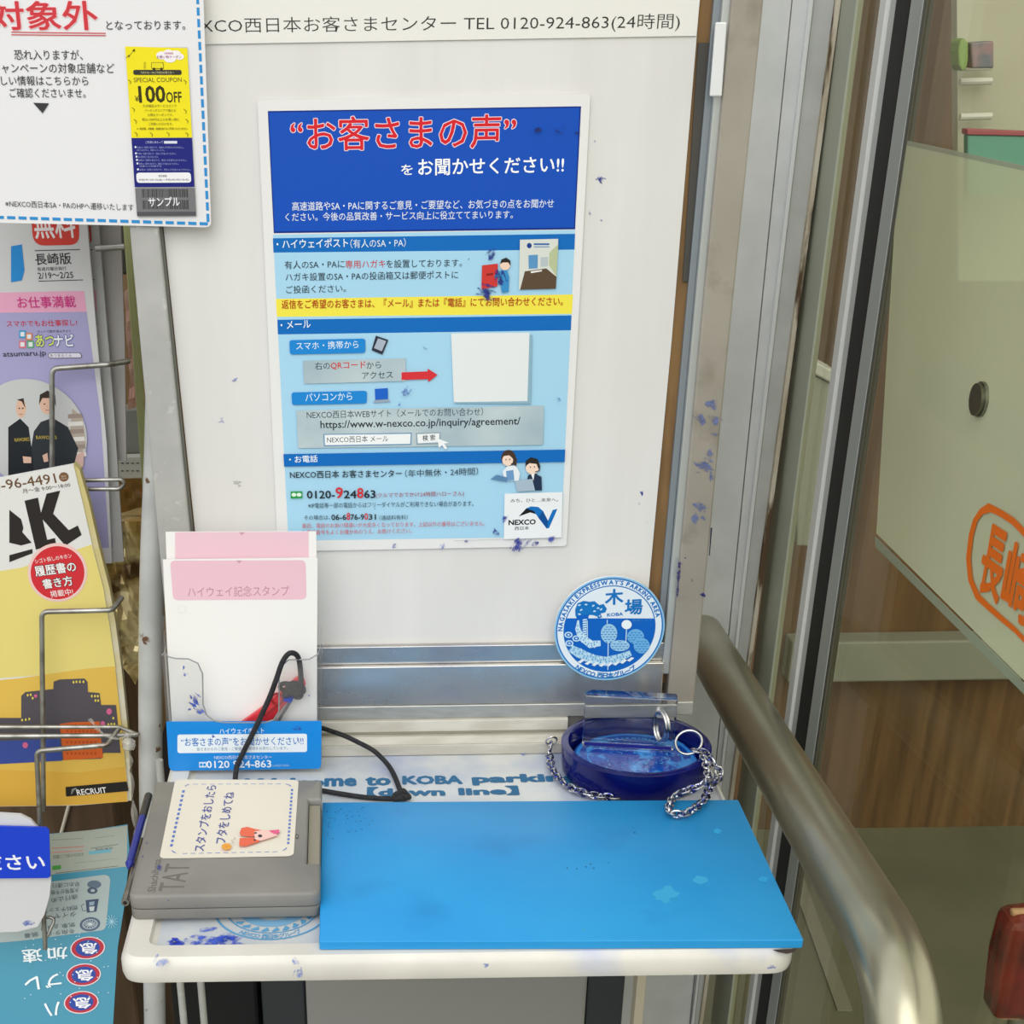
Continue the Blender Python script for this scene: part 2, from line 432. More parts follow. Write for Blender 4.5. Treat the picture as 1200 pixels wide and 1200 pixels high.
# the glass front: upright bars and panes in the plane x = GX
def ybar(px0, px1, yref, x0, x1, mat, name):
    ya = at_x(px0, yref, GX).y; yb = at_x(px1, yref, GX).y
    return struct(name, box(x0, x1, min(ya, yb), max(ya, yb), -.9, 2.0, .0008), mat)
YR = 332.
ybar(937, 963, YR, GX-.001, GX+.005, M('#a3a897', .45), 'trim_5')
ybar(993, 1000, YR, GX-.004, GX+.005, M('#e2e4e0', .4, .1), 'trim_6')
ybar(1000, 1006, YR, GX-.001, GX+.005, M('#bdc0bd', .4, .2), 'trim_7')
ybar(1006, 1022, YR, GX-.001, GX+.005, M('#08090a', .6), 'trim_8')
ybar(1022, 1035, YR, GX-.001, GX+.005, M('#a9b0ab', .4, .2), 'trim_9')
ybar(1035, 1038, YR, GX-.0005, GX+.005, M('#4b4a3e', .4), 'trim_10')
pane_mat = sheetglass('door_glass', (.92, .91, .82, 1), .6)
ya, yb = at_x(963, YR, GX).y, at_x(993, YR, GX).y
struct('window_1', box(GX+.001, GX+.006, yb, ya, -.9, 2.0, 0), pane_mat)
yd = at_x(1038, YR, GX).y
struct('door_1', box(GX+.001, GX+.006, -1.0, yd, -.9, 2.0, 0), pane_mat)
door = bpy.data.objects['door_1']
# frosted film band on the door, with its clear edge strip
gp = Plane((GX+.0004, 0, 0), (-1, 0, 0))
film = sheetglass('frosted_green_film', (.75, .8, .6, 1), .3, '#e9ebc9', .58, .08)
def gpoly(pts): return [gp.uv(*p) for p in pts]
link('frosted_film', gp.sheet(gpoly([(1054, 168.5), (1300, 222), (1300, 897), (1027, 625)]), .0006), film, door)
link('film_edge', gp.sheet(gpoly([(1025, 629), (1300, 899), (1300, 913), (1026, 641)]), .0006), sheetglass('film_edge_mat', (.5, .55, .45, 1), .3, '#b9c2a8', .55, .05), door)
link('film_edge', gp.sheet(gpoly([(1055, 163), (1300, 216), (1300, 222), (1054, 168.5)]), .0006), sheetglass('film_edge_mat', (.5, .55, .45, 1), .3, '#c9cbb2', .6, .05), door)
# orange emblem on the film
pr = Print(gp, Z(1030, 560, .2), lift=.0008)
o_out = [(560, 240), (600, 180), (650, 148), (730, 190), (800, 235), (960, 400), (960, 800), (900, 1010), (800, 905), (730, 848), (640, 770), (575, 710), (530, 600), (518, 470), (535, 330)]
o_in = [(585, 252), (615, 215), (660, 200), (720, 228), (790, 275), (930, 420), (930, 800), (885, 955), (800, 868), (730, 808), (650, 735), (598, 685), (556, 590), (545, 470), (560, 340)]
for i in range(len(o_out)):
    j = (i+1) % len(o_out); pr.poly([o_out[i], o_out[j], o_in[j], o_in[i]], '#e06a12')
pr.text('長', (585, 650), (700, 740), '#e06a12', 360, .03)
pr.text('崎', (715, 750), (880, 880), '#e06a12', 360, .03)
pr.build('orange_emblem', door)
# round lock plate
pk = thing('lock_knob', 'round brushed metal lock plate on the glass door', 'lock')
c = at_x(1150, 468, GX)
bm = bmesh.new(); tube([(GX+.0004, c.y, c.z), (GX-.0016, c.y, c.z)], .0108, 32, bm); link('collar', bm, M('#8a8a7c', .3, .9), pk, True)
bm = bmesh.new(); tube([(GX-.0016, c.y, c.z), (GX-.004, c.y, c.z)], .0098, 32, bm); link('face', bm, M('#6d6c5e', .35, .9), pk, True)

# things seen through the door glass
sh = thing('display_shelf', 'pale display shelf with light streaks built as white bars seen through the top of the glass door', 'shelf')
link('back_panel', slab([(1121, -40), (1300, -40), (1300, 330), (1123, 330)], .95, .02, .001), M('#c9cab6', .6), sh)
for yy in (66, 78, 95, 136):  # white bars modelled in place of streaks of light
    link('light_streak', tube([at_y(1125 if yy > 90 else 1130, yy+1, .93), at_y(1162, yy, .93)], .004, 8), M('#e9ebe2', .3), sh)
tb = thing('product_box', 'teal box with a red top edge on the shelf behind glass', 'box')
link('carton', slab([(1134, 158), (1230, 160), (1230, 235), (1134, 230)], .86, .015, .002), M('#6fae9e', .5), tb)
link('lid_edge', slab([(1133.5, 151), (1230, 155), (1230, 160), (1133.5, 158)], .858, .019, .001), M('#b0606a', .5), tb)
lf = slab([(1123, 60), (1125, 48), (1130, 44), (1135, 50), (1135, 70), (1133, 80), (1128, 84), (1124, 76)], .87, .03, .002)
tag(link('snack_pack', lf, M('#8fae5c', .5)), 'small green pack hanging at the display shelf behind glass', 'pack')
tag(link('snack_pack', slab([(1138, 50), (1165, 48), (1165, 80), (1140, 80)], .87, .03, .002), mixmat('dim_pink_print', '#a88f94', '#7d8590', 60, .4, .6, .5)), 'small greyish pink pack in front of the display shelf', 'pack')
a, b = at_x(1100, 435, GX+.05), at_x(1100, 492, GX+.05)
struct('reflection_bar', box(GX+.05, GX+.09, -.6, yd+.05, b.z, a.z, .002), M('#4f3819', .5))  # added dark bar imitating the kerb's reflection in the door glass
bk = thing('hanging_snack_bag', 'dark red snack bag at the lower right behind the handrail', 'bag')
link('bag', slab([(1172, 1130), (1180, 1100), (1186, 1082), (1240, 1076), (1246, 1200), (1164, 1200)], -.16, .03, .008), mixmat('dark_red_wrapper', '#7c1f14', '#4d120b', 30, .4, .6, .25, c3='#d8b48a', s3=22, lo3=.6, hi3=.66), bk)
link('seal', slab([(1186, 1068), (1240, 1066), (1240, 1078), (1187, 1081)], -.15, .006, .002), M('#caa27a', .3), bk)

bp0 = at_y(1200, 1150, -.145)
link('stand_pole', tube([(bp0.x, -.145, bp0.z), (bp0.x, -.145, -.9)], .005, 12), wire, bk, True)
link('stand_foot', lathe([(.07, 0), (.07, .006), (.008, .012)], (bp0.x, -.145, -.9), 32), wire, bk, True)
pbx = thing('pale_storage_box', 'pale box with a white rim seen through the narrow side pane', 'box')
link('body', slab([(934, 430), (985, 455), (985, 640), (934, 640)], .62, .05, .002), M('#a3a795', .6), pbx)
link('rim', slab([(932, 411), (987, 440), (987, 456), (932, 427)], .615, .06, .002), M('#d3d6c8', .5), pbx)
# ------------------------------------------------------------------ handrail
hr = thing('handrail', 'thick brushed steel handrail tube bending down in front of the glass door', 'handrail')
brushed = mixmat('brushed_steel', '#b3b09a', '#a19e88', 30, .3, .7, .27, .85, (.4, .4, 1), c3='#c6c2b2', s3=8, lo3=.55, hi3=.75, rough2=.42)
h1 = at_y(845, 784, .19); h2 = at_y(1000, 1042, -.245)
d = (h2-h1).normalized(); far = h1+d*((YB-.0015-h1.y)/d.y)
turn = h1+d*(h2-h1).length*1.31; foot = Vector((turn.x+.004, turn.y-.03, -.9))
link('tube', tube(fillet([far, turn, foot], .085, 16), .02135, 40), brushed, hr, True)
link('floor_flange', lathe([(.045, 0), (.045, .006), (.03, .010)], (foot.x, foot.y, -.9)), brushed, hr, True)

# ------------------------------------------------------------------ notice board stand with its tray
st = thing('notice_stand', 'aluminium framed notice board with a white resin tray shelf', 'notice board')
brownb = mixmat('brown_backing_board', '#84643a', '#6f5230', 20, .4, .6, .7, stretch=(5, 5, .6))
L_in = col((186, 270), (222, 620), -60, 835); L_out = col((151.7, 268), (187.8, 656), -60, 835)
link('backing_board', slab([(150, -60), (860, -60), (790, 800), (232, 800)], .0012, .006, 0), brownb, st)
link('left_frame', slab([L_out[0], L_in[0], L_in[1], L_out[1]], -.010, .022, .0012), alu_dull, st)
link('frame_groove', slab([L_in[0], (L_in[0][0]+4, -60), (L_in[1][0]+4, 835), L_in[1]], -.004, .005, 0), M('#77776f', .5, .4), st)
sR = [(855, 24), (846.6, 112), (818.5, 420), (794, 697), (780.5, 834)]
def edge(y, pts=sR):
    for p, q in zip(pts, pts[1:]):
        if y <= q[1]: return ln(p, q, y)[0]
    return ln(pts[-2], pts[-1], y)[0]
post = [(892, 24), (860, 320), (852.4, 420), (828, 698), (812, 834)]
postm = mixmat('grimy_steel_post', '#aaa398', '#9e978c', 14, .35, .65, .5, .35, c3='#8c8578', s3=30, lo3=.58, hi3=.75)
link('right_post', slab([(edge(-60), -60), (edge(-60, post), -60), (edge(420, post), 420), (812, 834), (edge(834), 834), (edge(420), 420)], -.012, .03, .0012), postm, st)
link('edge_strip', slab([(edge(-60)-10.5, -60), (edge(-60), -60), (edge(790), 790), (edge(790)-9.5, 790)], -.008, .02, .0008), M('#c9cdca', .3, .6), st)
link('inner_flange', slab([(edge(-60)-21, -60), (edge(-60)-12, -60), (edge(790)-11.5, 790), (edge(790)-19, 790)], -.003, .006, .0006), M('#8f979d', .4, .5), st)
link('dark_edge_strip', slab([(818.5, 50), (831, 50), (806, 330), (800, 330)], -.0006, .0016, 0), M('#45423c', .6), st)  # thin dark slab along the upper part of the brown strip
link('clip', slab([(839, 26), (852, 26), (846, 113), (832, 113)], -.0145, .003, .0008), M('#e4e6e6', .3), st)
# ink on the post
ip = Print(yplane(830, 500, -.0125), Z(640, 420, .2334), lift=.0001, rough=.6)
fad = '#6f7ba8'
for x, y, sz, a, n in ((830, 235, 60, 0, 6), (780, 310, 60, 1.2, 6), (850, 310, 50, 1.2, 6), (845, 380, 30, 0, 4), (790, 540, 70, .4, 10), (820, 480, 40, 1.3, 6), (830, 590, 40, 1.4, 6), (770, 740, 60, .2, 6), (750, 800, 50, 1.5, 5), (790, 800, 30, .6, 4)):
    ip.smear(x, y, sz, fad, n, a)
for y in range(1030, 1200, 16): ip.smear(668-(y-1030)*.06, y, 20, '#23246b', 3, 1.5)
ip.smear(790, 1188, 28, '#23246b', 6); ip.smear(733, 1115, 12, '#55557a', 5); ip.smear(698, 1000, 9, '#3b3b70', 4)
ip.poly([(826, 850), (834, 850), (826, 940), (822, 990), (817, 990)], '#2c2438')
ip.build('ink_marks', st)
# bottom sill: stepped aluminium profiles between board and tray
def zof(py, y): return at_y(500, py, y).z
XL, XR = at_y(212, 800, -.01).x, at_y(776, 800, -.01).x
def ext(prof, x0, x1, mat, name):
    bm = bmesh.new(); prism_into(bm, [(x0, y, z) for y, z in prof], [(x1, y, z) for y, z in prof]); bmesh.ops.recalc_face_normals(bm, faces=bm.faces); bevel_all(bm, .0007)
    return link(name, bm, mat, st, False)
z1, z2, z3, z4, z5, z6, z7 = zof(757, -.006), zof(778, -.006), zof(826, -.012), zof(842, -.014), zof(857, -.018), zof(862, -.020), .004
ext([(-.0006, z1), (-.006, z1), (-.006, z2), (-.0006, z2)], XL, XR, steel, 'sill_lip')
ext([(.01, z2), (-.0105, z2), (-.012, z3), (.01, z3)], XL, XR, steel, 'sill_face')
ext([(.01, z3), (-.0135, z3), (-.0145, z4), (.01, z4)], XL, at_y(812, 834, -.014).x, alu, 'sill_step')
cream = mixmat('cream_weathered_sill', '#cfccc2', '#bdb9ad', 20, .4, .6, .5, .1, (1, 4, 4), c3='#c79a5e', s3=9, lo3=.66, hi3=.74)
ext([(.01, z4), (-.018, z4), (-.019, z5), (.01, z5)], XL, .148, cream, 'sill_step')
ext([(.01, z4), (-.0025, z4), (-.0025, .0045), (.01, .0045)], .1482, .222, cream, 'sill_step')
ext([(.01, z5), (-.017, z5), (-.017, z6), (.01, z6)], XL, .148, M('#a5a08f', .6), 'sill_groove')
ext([(.01, z6), (-.021, z6), (-.0275, z6-.004), (-.0305, .010), (-.0305, .001), (.01, .001)], XL, .146, cream, 'sill_foot')
# tray
fl = at_z(137, 1126, .004); fr = at_z(938, 1116, .004)
yb_ = -.008
tray = rpoly([(fl.x, (fl.y+fr.y)/2), (fr.x, (fl.y+fr.y)/2), (fr.x, yb_+.014), (fl.x, yb_+.014)], [.016, .018, .003, .003], 8)
T0 = tray
def RI(d, r): return rpoly([Vector((fl.x+d, (fl.y+fr.y)/2+d)), Vector((fr.x-.0045-(d-.0165)*.1, (fl.y+fr.y)/2+d)), Vector((fr.x-.0045-(d-.0165)*.1, yb_+.011-d*.1)), Vector((fl.x+d, yb_+.011-d*.1))], r, 8)
link('tray', stack([(inset(T0, .004), -.0145), (inset(T0, .001), -.0125), (T0, -.009), (T0, -.002), (inset(T0, .0015), .002), (inset(T0, .004), .0042), (RI(.0165, .008), .0042), (RI(.0175, .007), .0005), (RI(.0205, .004), .0)]), resin, st, True)
ins = rpoly([Vector((fl.x+.0212, (fl.y+fr.y)/2+.0212)), Vector((fr.x-.0055, (fl.y+fr.y)/2+.0212)), Vector((fr.x-.0055, -.0005)), Vector((fl.x+.0212, -.0005))], .003, 8)
bm = bmesh.new(); prism_into(bm, [(p.x, p.y, .0006) for p in ins], [(p.x, p.y, .0001) for p in ins])
paper = mixmat('stained_tray_sheet', '#bfc6ce', '#d3d5d3', 14, .4, .62, .25, c3='#93a5cf', s3=9, lo3=.54, hi3=.74)
trayo = bpy.data.objects['tray']
link('tray_sheet', bm, paper, trayo)
# printing and ink on the tray sheet
tp = zplane(.0006)
pt = Print(tp, Z(360, 740, .28333), lift=.0001)
tealp = '#2f6a94'
pt.text('me', (75, 640), (200, 638), tealp, 30, .055); pt.text('to', (246, 637), (342, 635), tealp, 32, .055)
pt.text('KOBA', (398, 632), (640, 630), tealp, 32, .06); pt.text('parking', (692, 636), (1130, 628), tealp, 40, .06)
pt.text('【down', (252, 684), (566, 682), tealp, 38, .055); pt.text('line】', (634, 680), (872, 676), tealp, 36, .055)
pt.text('Welco', (-260, 644), (66, 640), tealp, 32, .055)
pt.build('tray_lettering', trayo); pt = Print(tp, Z(360, 740, .28333), lift=.0003)
pt.smear(975, 490, 26, '#2a3fb4', 10, .1); pt.smear(900, 500, 40, '#93a3df', 5, .1)
pt.tf = Z(130, 880, 1/3)
pt.smear(232, 672, 42, '#2440c8', 9, .2); pt.smear(230, 690, 60, '#2a48cf', 9, -.5); pt.smear(330, 680, 100, '#4a68d8', 10, -.2); pt.smear(420, 665, 70, '#3354cf', 8, -.15)
pt.smear(180, 712, 40, '#5f7ae0', 6, -.5)
c0 = tp.uv(320, 1064); r0 = abs(tp.uv(320, 1102).y-c0.y)
blu = '#5f9fcb'
pt.disc(c0, r0, blu, 56, r0*.96); pt.disc(c0, r0*.80, blu, 56, r0*.77); pt.disc(c0, r0*.6, '#7fb2d6', 40, r0*.4)
pt.arc('NEXCO 西日本グループ', c0, r0*.94, 236, 304, r0*.14, blu, .02, True)
for k in range(9):
    a = R(215+k*14); pt.uvpoly([c0+Vector((math.cos(a+d1), math.sin(a+d1)))*r0*q for d1, q in ((0, .74), (.14, .62), (.2, .72), (.08, .76))], blu)
pt.build('stamped_emblem', trayo)
pf = Print(Plane((0, (fl.y+fr.y)/2-.0002, 0), (0, -1, 0)), None, lift=.0)
pf.smear(350, 1140, 10, '#8ea0dd', 6, 1.5); pf.smear(905, 1133, 8, '#98a2d8', 8, .1); pf.smear(570, 1131, 5, '#8b9fd0', 5, .1)
pf.build('ink_marks', trayo)
gm = Print(tp, Z(130, 880, 1/3), lift=.0003)
gm.poly([(122, 612), (134, 612), (128, 660), (118, 700), (112, 728), (100, 728), (108, 690), (116, 650)], mixmat('grime', '#6b5d48', '#a39b88', 80, .35, .65, .7))
gm.poly([(108, 727), (400, 724), (735, 718), (735, 722), (400, 729), (112, 734)], mixmat('faint_grime', '#b9b6ab', '#d2d0c8', 40, .4, .6, .7))
gm.build('grime', trayo)
pf = Print(zplane(.0043), None, lift=.0001); pf.smear(345, 1126, 8, '#7e96da', 8, 1.5); pf.smear(190, 1128, 14, '#a4b2e0', 5, -.5)
pf.poly([(905, 1113), (934, 1112), (930, 1116), (922, 1118), (912, 1116)], '#4a3a30'); pf.build('ink_marks', trayo)
# uprights that carry the stand
for px in (212, 236): p = at_y(px, 1160, .0); link('leg', tube([(p.x, 0, -.9), (p.x, 0, -.0146)], .0032, 12), alu_dull, st, True)
p = at_y(750, 1160, .0); link('leg', box(p.x-.004, p.x+.004, -.004, .012, -.9, -.0146, .001), M('#b5ad98', .5), st)

# papers on the board
shp = yplane(500, 400, .0)
tag(link('backing_paper', shp.sheet([shp.uv(*p) for p in ((158, -60), (825, -60), (816, 48), (787, 400), (753.5, 761), (243, 761), (192, 270))], .0009), mixmat('white_backing_paper', '#e4e2df', '#dedcd8', 6, .4, .6, .35, stretch=(4, 1, .5))), 'large blank white sheet filling the framed notice board', 'paper')
bp = bpy.data.objects['backing_paper']
pi = Print(shp, None, lift=.0003)
pi.smear(704, 209, 8, INK, 9); pi.smear(752, 578, 5, INK, 6, 1.5); pi.smear(749, 590, 4, '#5a6bc0', 5, 1.5); pi.smear(697, 165, 3, '#5a6bc0', 3, 1.5); pi.smear(691, 250, 4, INK, 4, 1.5); pi.smear(705, 258, 3, '#8c98cf', 3, 1.2)
pi.smear(275, 445, 6, '#9aa3cc', 4, -.6); pi.smear(260, 493, 5, '#aab0d2', 4); pi.smear(321, 440, 4, '#6a79bb', 4, -.9); pi.smear(277, 565, 8, '#c3c1bb', 4, 0); pi.smear(758, 612, 2, '#6a6a88', 2)
pi.build('ink_marks', bp)
hp = yplane(500, 30, -.0012)
hd = link('header_strip', hp.sheet([hp.uv(*p) for p in ((164, -60), (826, -60), (816, 42), (170, 53))], .0008), M('#ebe9e3', .35)); tag(hd, 'white strip with the customer centre phone number across the board top', 'sign')
pr = Print(hp, None); pr.text('NEXCO西日本お客さまセンター TEL 0120-924-863(24時間)', (207, 42), (796, 36.5), '#33312f', 21, -.006); pr.build('lettering', hd)

# ------------------------------------------------------------------ the large blue poster
pp = yplane(500, 380, -.0018)
po = thing('customer_voice_poster', 'blue laminated poster asking for customer opinions on the white board', 'poster')
TL, TR_, BR = pp.uv(301.5, 117.5), pp.uv(692, 110), pp.uv(664, 640); BL = TL+(BR-TR_)
link('laminate', pp.sheet(rpoly([TL, TR_, BR, BL], .003), .0008), M('#e9e8e6', .28, 0, .5), po)
A = Print(pp, Z(290, 100, .35), rough=.35)
A.poly([(68, 86), (1117, 70), (1097, 482), (88, 495)], '#0b2f86'); A.poly([(72, 91), (1112, 75), (1093, 476), (91, 489)], '#1250ba')
A.poly([(86, 500), (1097, 484), (1050, 1512), (137, 1524)], '#a9d6ee')
A.poly([(85, 512), (1097, 497), (1095, 550), (87, 560)], '#0d6bbd')
A.poly([(95, 715), (1090, 700), (1086, 765), (99, 775)], '#f4e64e')
A.poly([(100, 785), (1085, 770), (1083, 820), (102, 834)], '#0d6bbd')
A.text('“お客さまの声”', (148, 220), (897, 208), '#d8232f', 112, .012, '#f4dfe4', .022)
A.text('を', (515, 300), (553, 299), '#ffffff', 34, .01); A.text('お聞かせください!!', (572, 302), (1058, 292), '#ffffff', 54, .014)
A.text('高速道路やSA・PAに関するご意見・ご要望など、お気づきの点をお聞かせ', (150, 420), (1025, 410), '#e8eefa', 30, .004)
A.text('ください。今後の品質改善・サービス向上に役立ててまいります。', (127, 455), (888, 446), '#e8eefa', 28, .004)
A.text('・ハイウェイポスト', (98, 546), (337, 541), '#f2f7fc', 30, .01); A.text('（有人のSA・PA）', (345, 545), (530, 541), '#e4eef8', 30)
K = '#2e3c46'
A.text('有人のSA・PAに', (125, 615), (325, 611), K, 27); A.text('専用ハガキ', (328, 613), (462, 610), '#d23a3c', 27); A.text('を設置しております。', (465, 611), (718, 607), K, 27)
A.text('ハガキ設置のSA・PAの投函箱又は郵便ポストに', (128, 655), (705, 647), K, 27); A.text('ご投函ください。', (130, 697), (330, 692), K, 26)
A.text('返信をご希望のお客さまは、『メール』または『電話』にてお問い合わせください。', (115, 748), (1055, 737), '#b23a12', 30, .008)
A.text('・メール', (112, 816), (212, 811), '#f2f7fc', 26, .008)
A.build('upper_print', po)
A = Print(pp, Z(290, 100, .35), lift=.0012, rough=.35)     # drawing of a person posting a card
A.poly([(785, 602), (838, 596), (836, 672), (783, 682)], '#cf3b34'); A.poly([(800, 630), (822, 627), (822, 634), (800, 637)], '#8c1f1c')
A.poly([(842, 620), (868, 616), (876, 640), (874, 690), (852, 694), (846, 660)], '#3b8ec8'); A.ell(862, 600, 17, 18, '#f2d3bb'); A.poly([(845, 598), (850, 582), (866, 576), (880, 586), (880, 604), (872, 592), (855, 592)], '#2c2622')
A.poly([(826, 636), (850, 626), (852, 636), (828, 645)], '#3b8ec8')
for x, y, sz, n, a in ((815, 570, 30, 8, -.9), (838, 640, 34, 12, 1.2), (800, 690, 40, 12, .3), (845, 655, 26, 9, 1.0), (800, 705, 26, 8, .2)): A.smear(x, y, sz, '#23308c', n, a)
A.build('posting_drawing', po)
A = Print(pp, Z(290, 100, .35), lift=.0012, rough=.35)     # small photograph
A.poly([(912, 516), (1040, 513), (1032, 680), (908, 683)], '#d9dcd4'); A.poly([(1010, 560), (1040, 530), (1034, 640), (1008, 600)], '#b9c39a')
A.poly([(940, 568), (972, 566), (971, 612), (941, 614)], '#5b95c4'); A.poly([(980, 575), (1006, 573), (1005, 605), (981, 607)], '#b9c4c6'); A.rect(958, 528, 1010, 534, '#3f6aa8'); A.rect(958, 538, 1010, 542, '#7f9cc0'); A.ell(943, 536, 8, 9, '#1f3f8c')
A.poly([(928, 622), (1000, 612), (1034, 640), (1032, 680), (912, 683)], '#5d4a38'); A.poly([(948, 622), (985, 617), (985, 622), (948, 628)], '#efeeea')
A.build('photo_print', po)
A = Print(pp, Z(310, 360, .31667), lift=.0010, rough=.35)
def btn(q, t, a, b):
    A.rr(q, .002, '#1f87d4'); A.text(t, a, b, '#eaf4fc', 29)
btn([(92, 121), (373, 115), (373, 168), (94, 174)], 'スマホ・携帯から', (118, 157), (348, 151)); btn([(100, 314), (379, 308), (378, 355), (102, 361)], 'パソコンから', (152, 347), (325, 342))
sil = mixmat('printed_silver', '#9db4bd', '#c6d3d6', 14, .35, .65, .35)
A.poly([(142, 197), (522, 188), (522, 272), (147, 282)], sil)
A.text('右の', (187, 231), (243, 229), K, 28); A.text('QRコード', (246, 230), (374, 227), '#cf3330', 28, .012); A.text('から', (378, 227), (432, 224), K, 25); A.text('アクセス', (362, 265), (475, 261), K, 26)
A.poly([(507, 240), (604, 236), (603, 226), (640, 249), (606, 276), (605, 265), (507, 268)], '#d8333a')
A.poly([(412, 104), (458, 120), (436, 174), (396, 158)], '#2d3240'); A.poly([(420, 114), (450, 124), (434, 162), (405, 150)], '#a9b4c4')
A.poly([(408, 301), (456, 298), (457, 338), (410, 341)], '#1e62c8'); A.poly([(408, 343), (458, 340), (468, 349), (400, 353)], '#9aa7bb')
A.poly([(697, 100), (990, 102), (985, 357), (703, 355)], '#8fb3c4'); A.poly([(690, 96), (980, 93), (972, 346), (700, 350)], '#e6eaea')
A.poly([(118, 380), (1033, 363), (1030, 508), (125, 520)], sil)
A.text('NEXCO西日本WEBサイト（メールでのお問い合わせ）', (157, 412), (808, 400), K, 30); A.text('https://www.w-nexco.co.jp/inquiry/agreement/', (208, 455), (945, 441), '#20282e', 36, .012)
A.poly([(218, 468), (545, 463), (543, 508), (220, 513)], '#5f8fb4'); A.poly([(222, 471), (541, 467), (539, 504), (224, 509)], '#f2f4f4'); A.text('NEXCO西日本 メール', (232, 501), (458, 496), K, 24)
A.poly([(560, 464), (652, 461), (650, 504), (562, 508)], '#8fa3ae'); A.poly([(565, 468), (647, 465), (645, 498), (567, 502)], '#f1f3f3'); A.text('検 索', (585, 494), (632, 491), '#20282e', 22, .008)
A.poly([(640, 484), (682, 500), (664, 503), (676, 520), (668, 525), (656, 508), (645, 520)], '#f4f5f6')
A.poly([(70, 542), (1112, 525), (1110, 571), (73, 588)], '#0d6bbd'); A.text('・お電話', (92, 575), (197, 571), '#f2f7fc', 26, .008)
A.text('NEXCO西日本 お客さまセンター', (95, 632), (508, 627), '#20282e', 28, .012); A.text('（年中無休・24時間）', (520, 628), (790, 619), K, 28)
A.poly([(97, 680), (140, 679), (140, 705), (97, 706)], '#2f9a4a'); A.ell(109, 692, 9, 7, '#dff0e2', 14); A.ell(128, 692, 9, 7, '#dff0e2', 14)
R_, D_ = '#d23236', '#22282e'
for t, a, b, c, h in (('0120-', 158, 260, D_, 28), ('9', 264, 290, R_, 40), ('24', 294, 340, D_, 28), ('8', 343, 366, R_, 37), ('63', 369, 410, D_, 28)): A.text(t, (a, 706-(a-158)*.01), (b, 706-(b-158)*.01), c, h, .02)
A.text('(クルマでおでかけ24時間ハローさん)', (412, 706), (738, 698), '#a8444c', 21)
A.text('※IP電話等一部の電話からはフリーダイヤルがご利用できない場合があります。', (162, 742), (772, 734), K, 20)
A.text('その場合は、', (147, 786), (243, 784), K, 18)
for t, a, b, c, h in (('06-6', 248, 302, D_, 20), ('8', 304, 317, R_, 26), ('76-9', 319, 368, D_, 20), ('0', 370, 383, R_, 24), ('31', 386, 412, D_, 20)): A.text(t, (a, 785-(a-248)*.01), (b, 785-(b-248)*.01), c, h, .02)
A.text('（通話料有料）', (425, 786), (530, 783), K, 18)
A.text('最近、電話のお掛け間違いが大変多くなっております。上記以外の番号はございません。', (140, 815), (815, 806), '#cf5a60', 18); A.text('お電話番号をよくお確かめのうえ、お掛けください。', (140, 840), (545, 833), '#cf5a60', 18)
A.build('lower_print', po)
A = Print(pp, Z(310, 360, .31667), lift=.0016, rough=.35)  # two call-centre people
A.poly([(888, 640), (880, 605), (900, 584), (930, 584), (945, 612), (940, 640)], '#e9eef2'); A.poly([(893, 604), (920, 600), (924, 638), (896, 640)], '#6f9cc8')
A.ell(902, 556, 27, 30, '#4a3528'); A.poly([(918, 540), (934, 560), (930, 588), (916, 576)], '#4a3528'); A.ell(899, 564, 20, 21, '#f5d9c6'); A.poly([(880, 552), (890, 536), (916, 540), (918, 558), (905, 546), (888, 548)], '#4a3528'); A.line([(924, 548), (926, 572), (912, 578)], 4, '#33363a')
A.poly([(836, 634), (858, 618), (900, 628), (895, 644)], '#5d86b0')
A.poly([(968, 650), (975, 620), (1000, 612), (1024, 626), (1026, 676), (970, 676)], '#24344e'); A.poly([(985, 614), (998, 614), (994, 640)], '#f1f3f5')
A.ell(990, 590, 25, 26, '#f5d9c6'); A.poly([(964, 592), (966, 566), (985, 553), (1010, 560), (1018, 582), (1013, 598), (1006, 578), (980, 575), (970, 582)], '#2a2724'); A.line([(1018, 584), (1016, 602), (1000, 608)], 4, '#33363a')
for cx, cy in ((893, 562), (907, 561), (983, 590), (998, 589)): A.ell(cx, cy, 2, 3, '#3a2d28', 8)
A.poly([(926, 640), (990, 633), (1000, 676), (934, 680)], '#a9bccb')
A.build('operator_drawing', po)
A = Print(pp, Z(310, 360, .31667), lift=.0014, rough=.35)  # logo block
A.poly([(888, 688), (1102, 682), (1098, 850), (885, 858)], '#eef1f2')
A.text('みち、ひと…未来へ。', (910, 721), (1085, 717), '#2a3036', 14, .006); A.text('NEXCO', (903, 804), (1002, 801), '#15181c', 18, .04); A.text('西日本', (925, 823), (978, 821), '#2a3036', 13, .006)
A.poly([(940, 772), (968, 742), (985, 740), (1006, 764), (982, 757)], '#14171b')
A.poly([(968, 742), (985, 735), (1012, 737), (1030, 752), (1048, 788), (1066, 748), (1083, 744), (1052, 815), (1043, 817), (1012, 776), (996, 752)], '#1170bd'); A.poly([(1030, 752), (1048, 788), (1046, 816), (1012, 776)], '#0c4f94')
A.line([(700, 862), (1098, 850)], 1.5, '#b3bcc2')
A.build('logo', po)
A = Print(pp, Z(310, 360, .31667), lift=.0022, rough=.35)
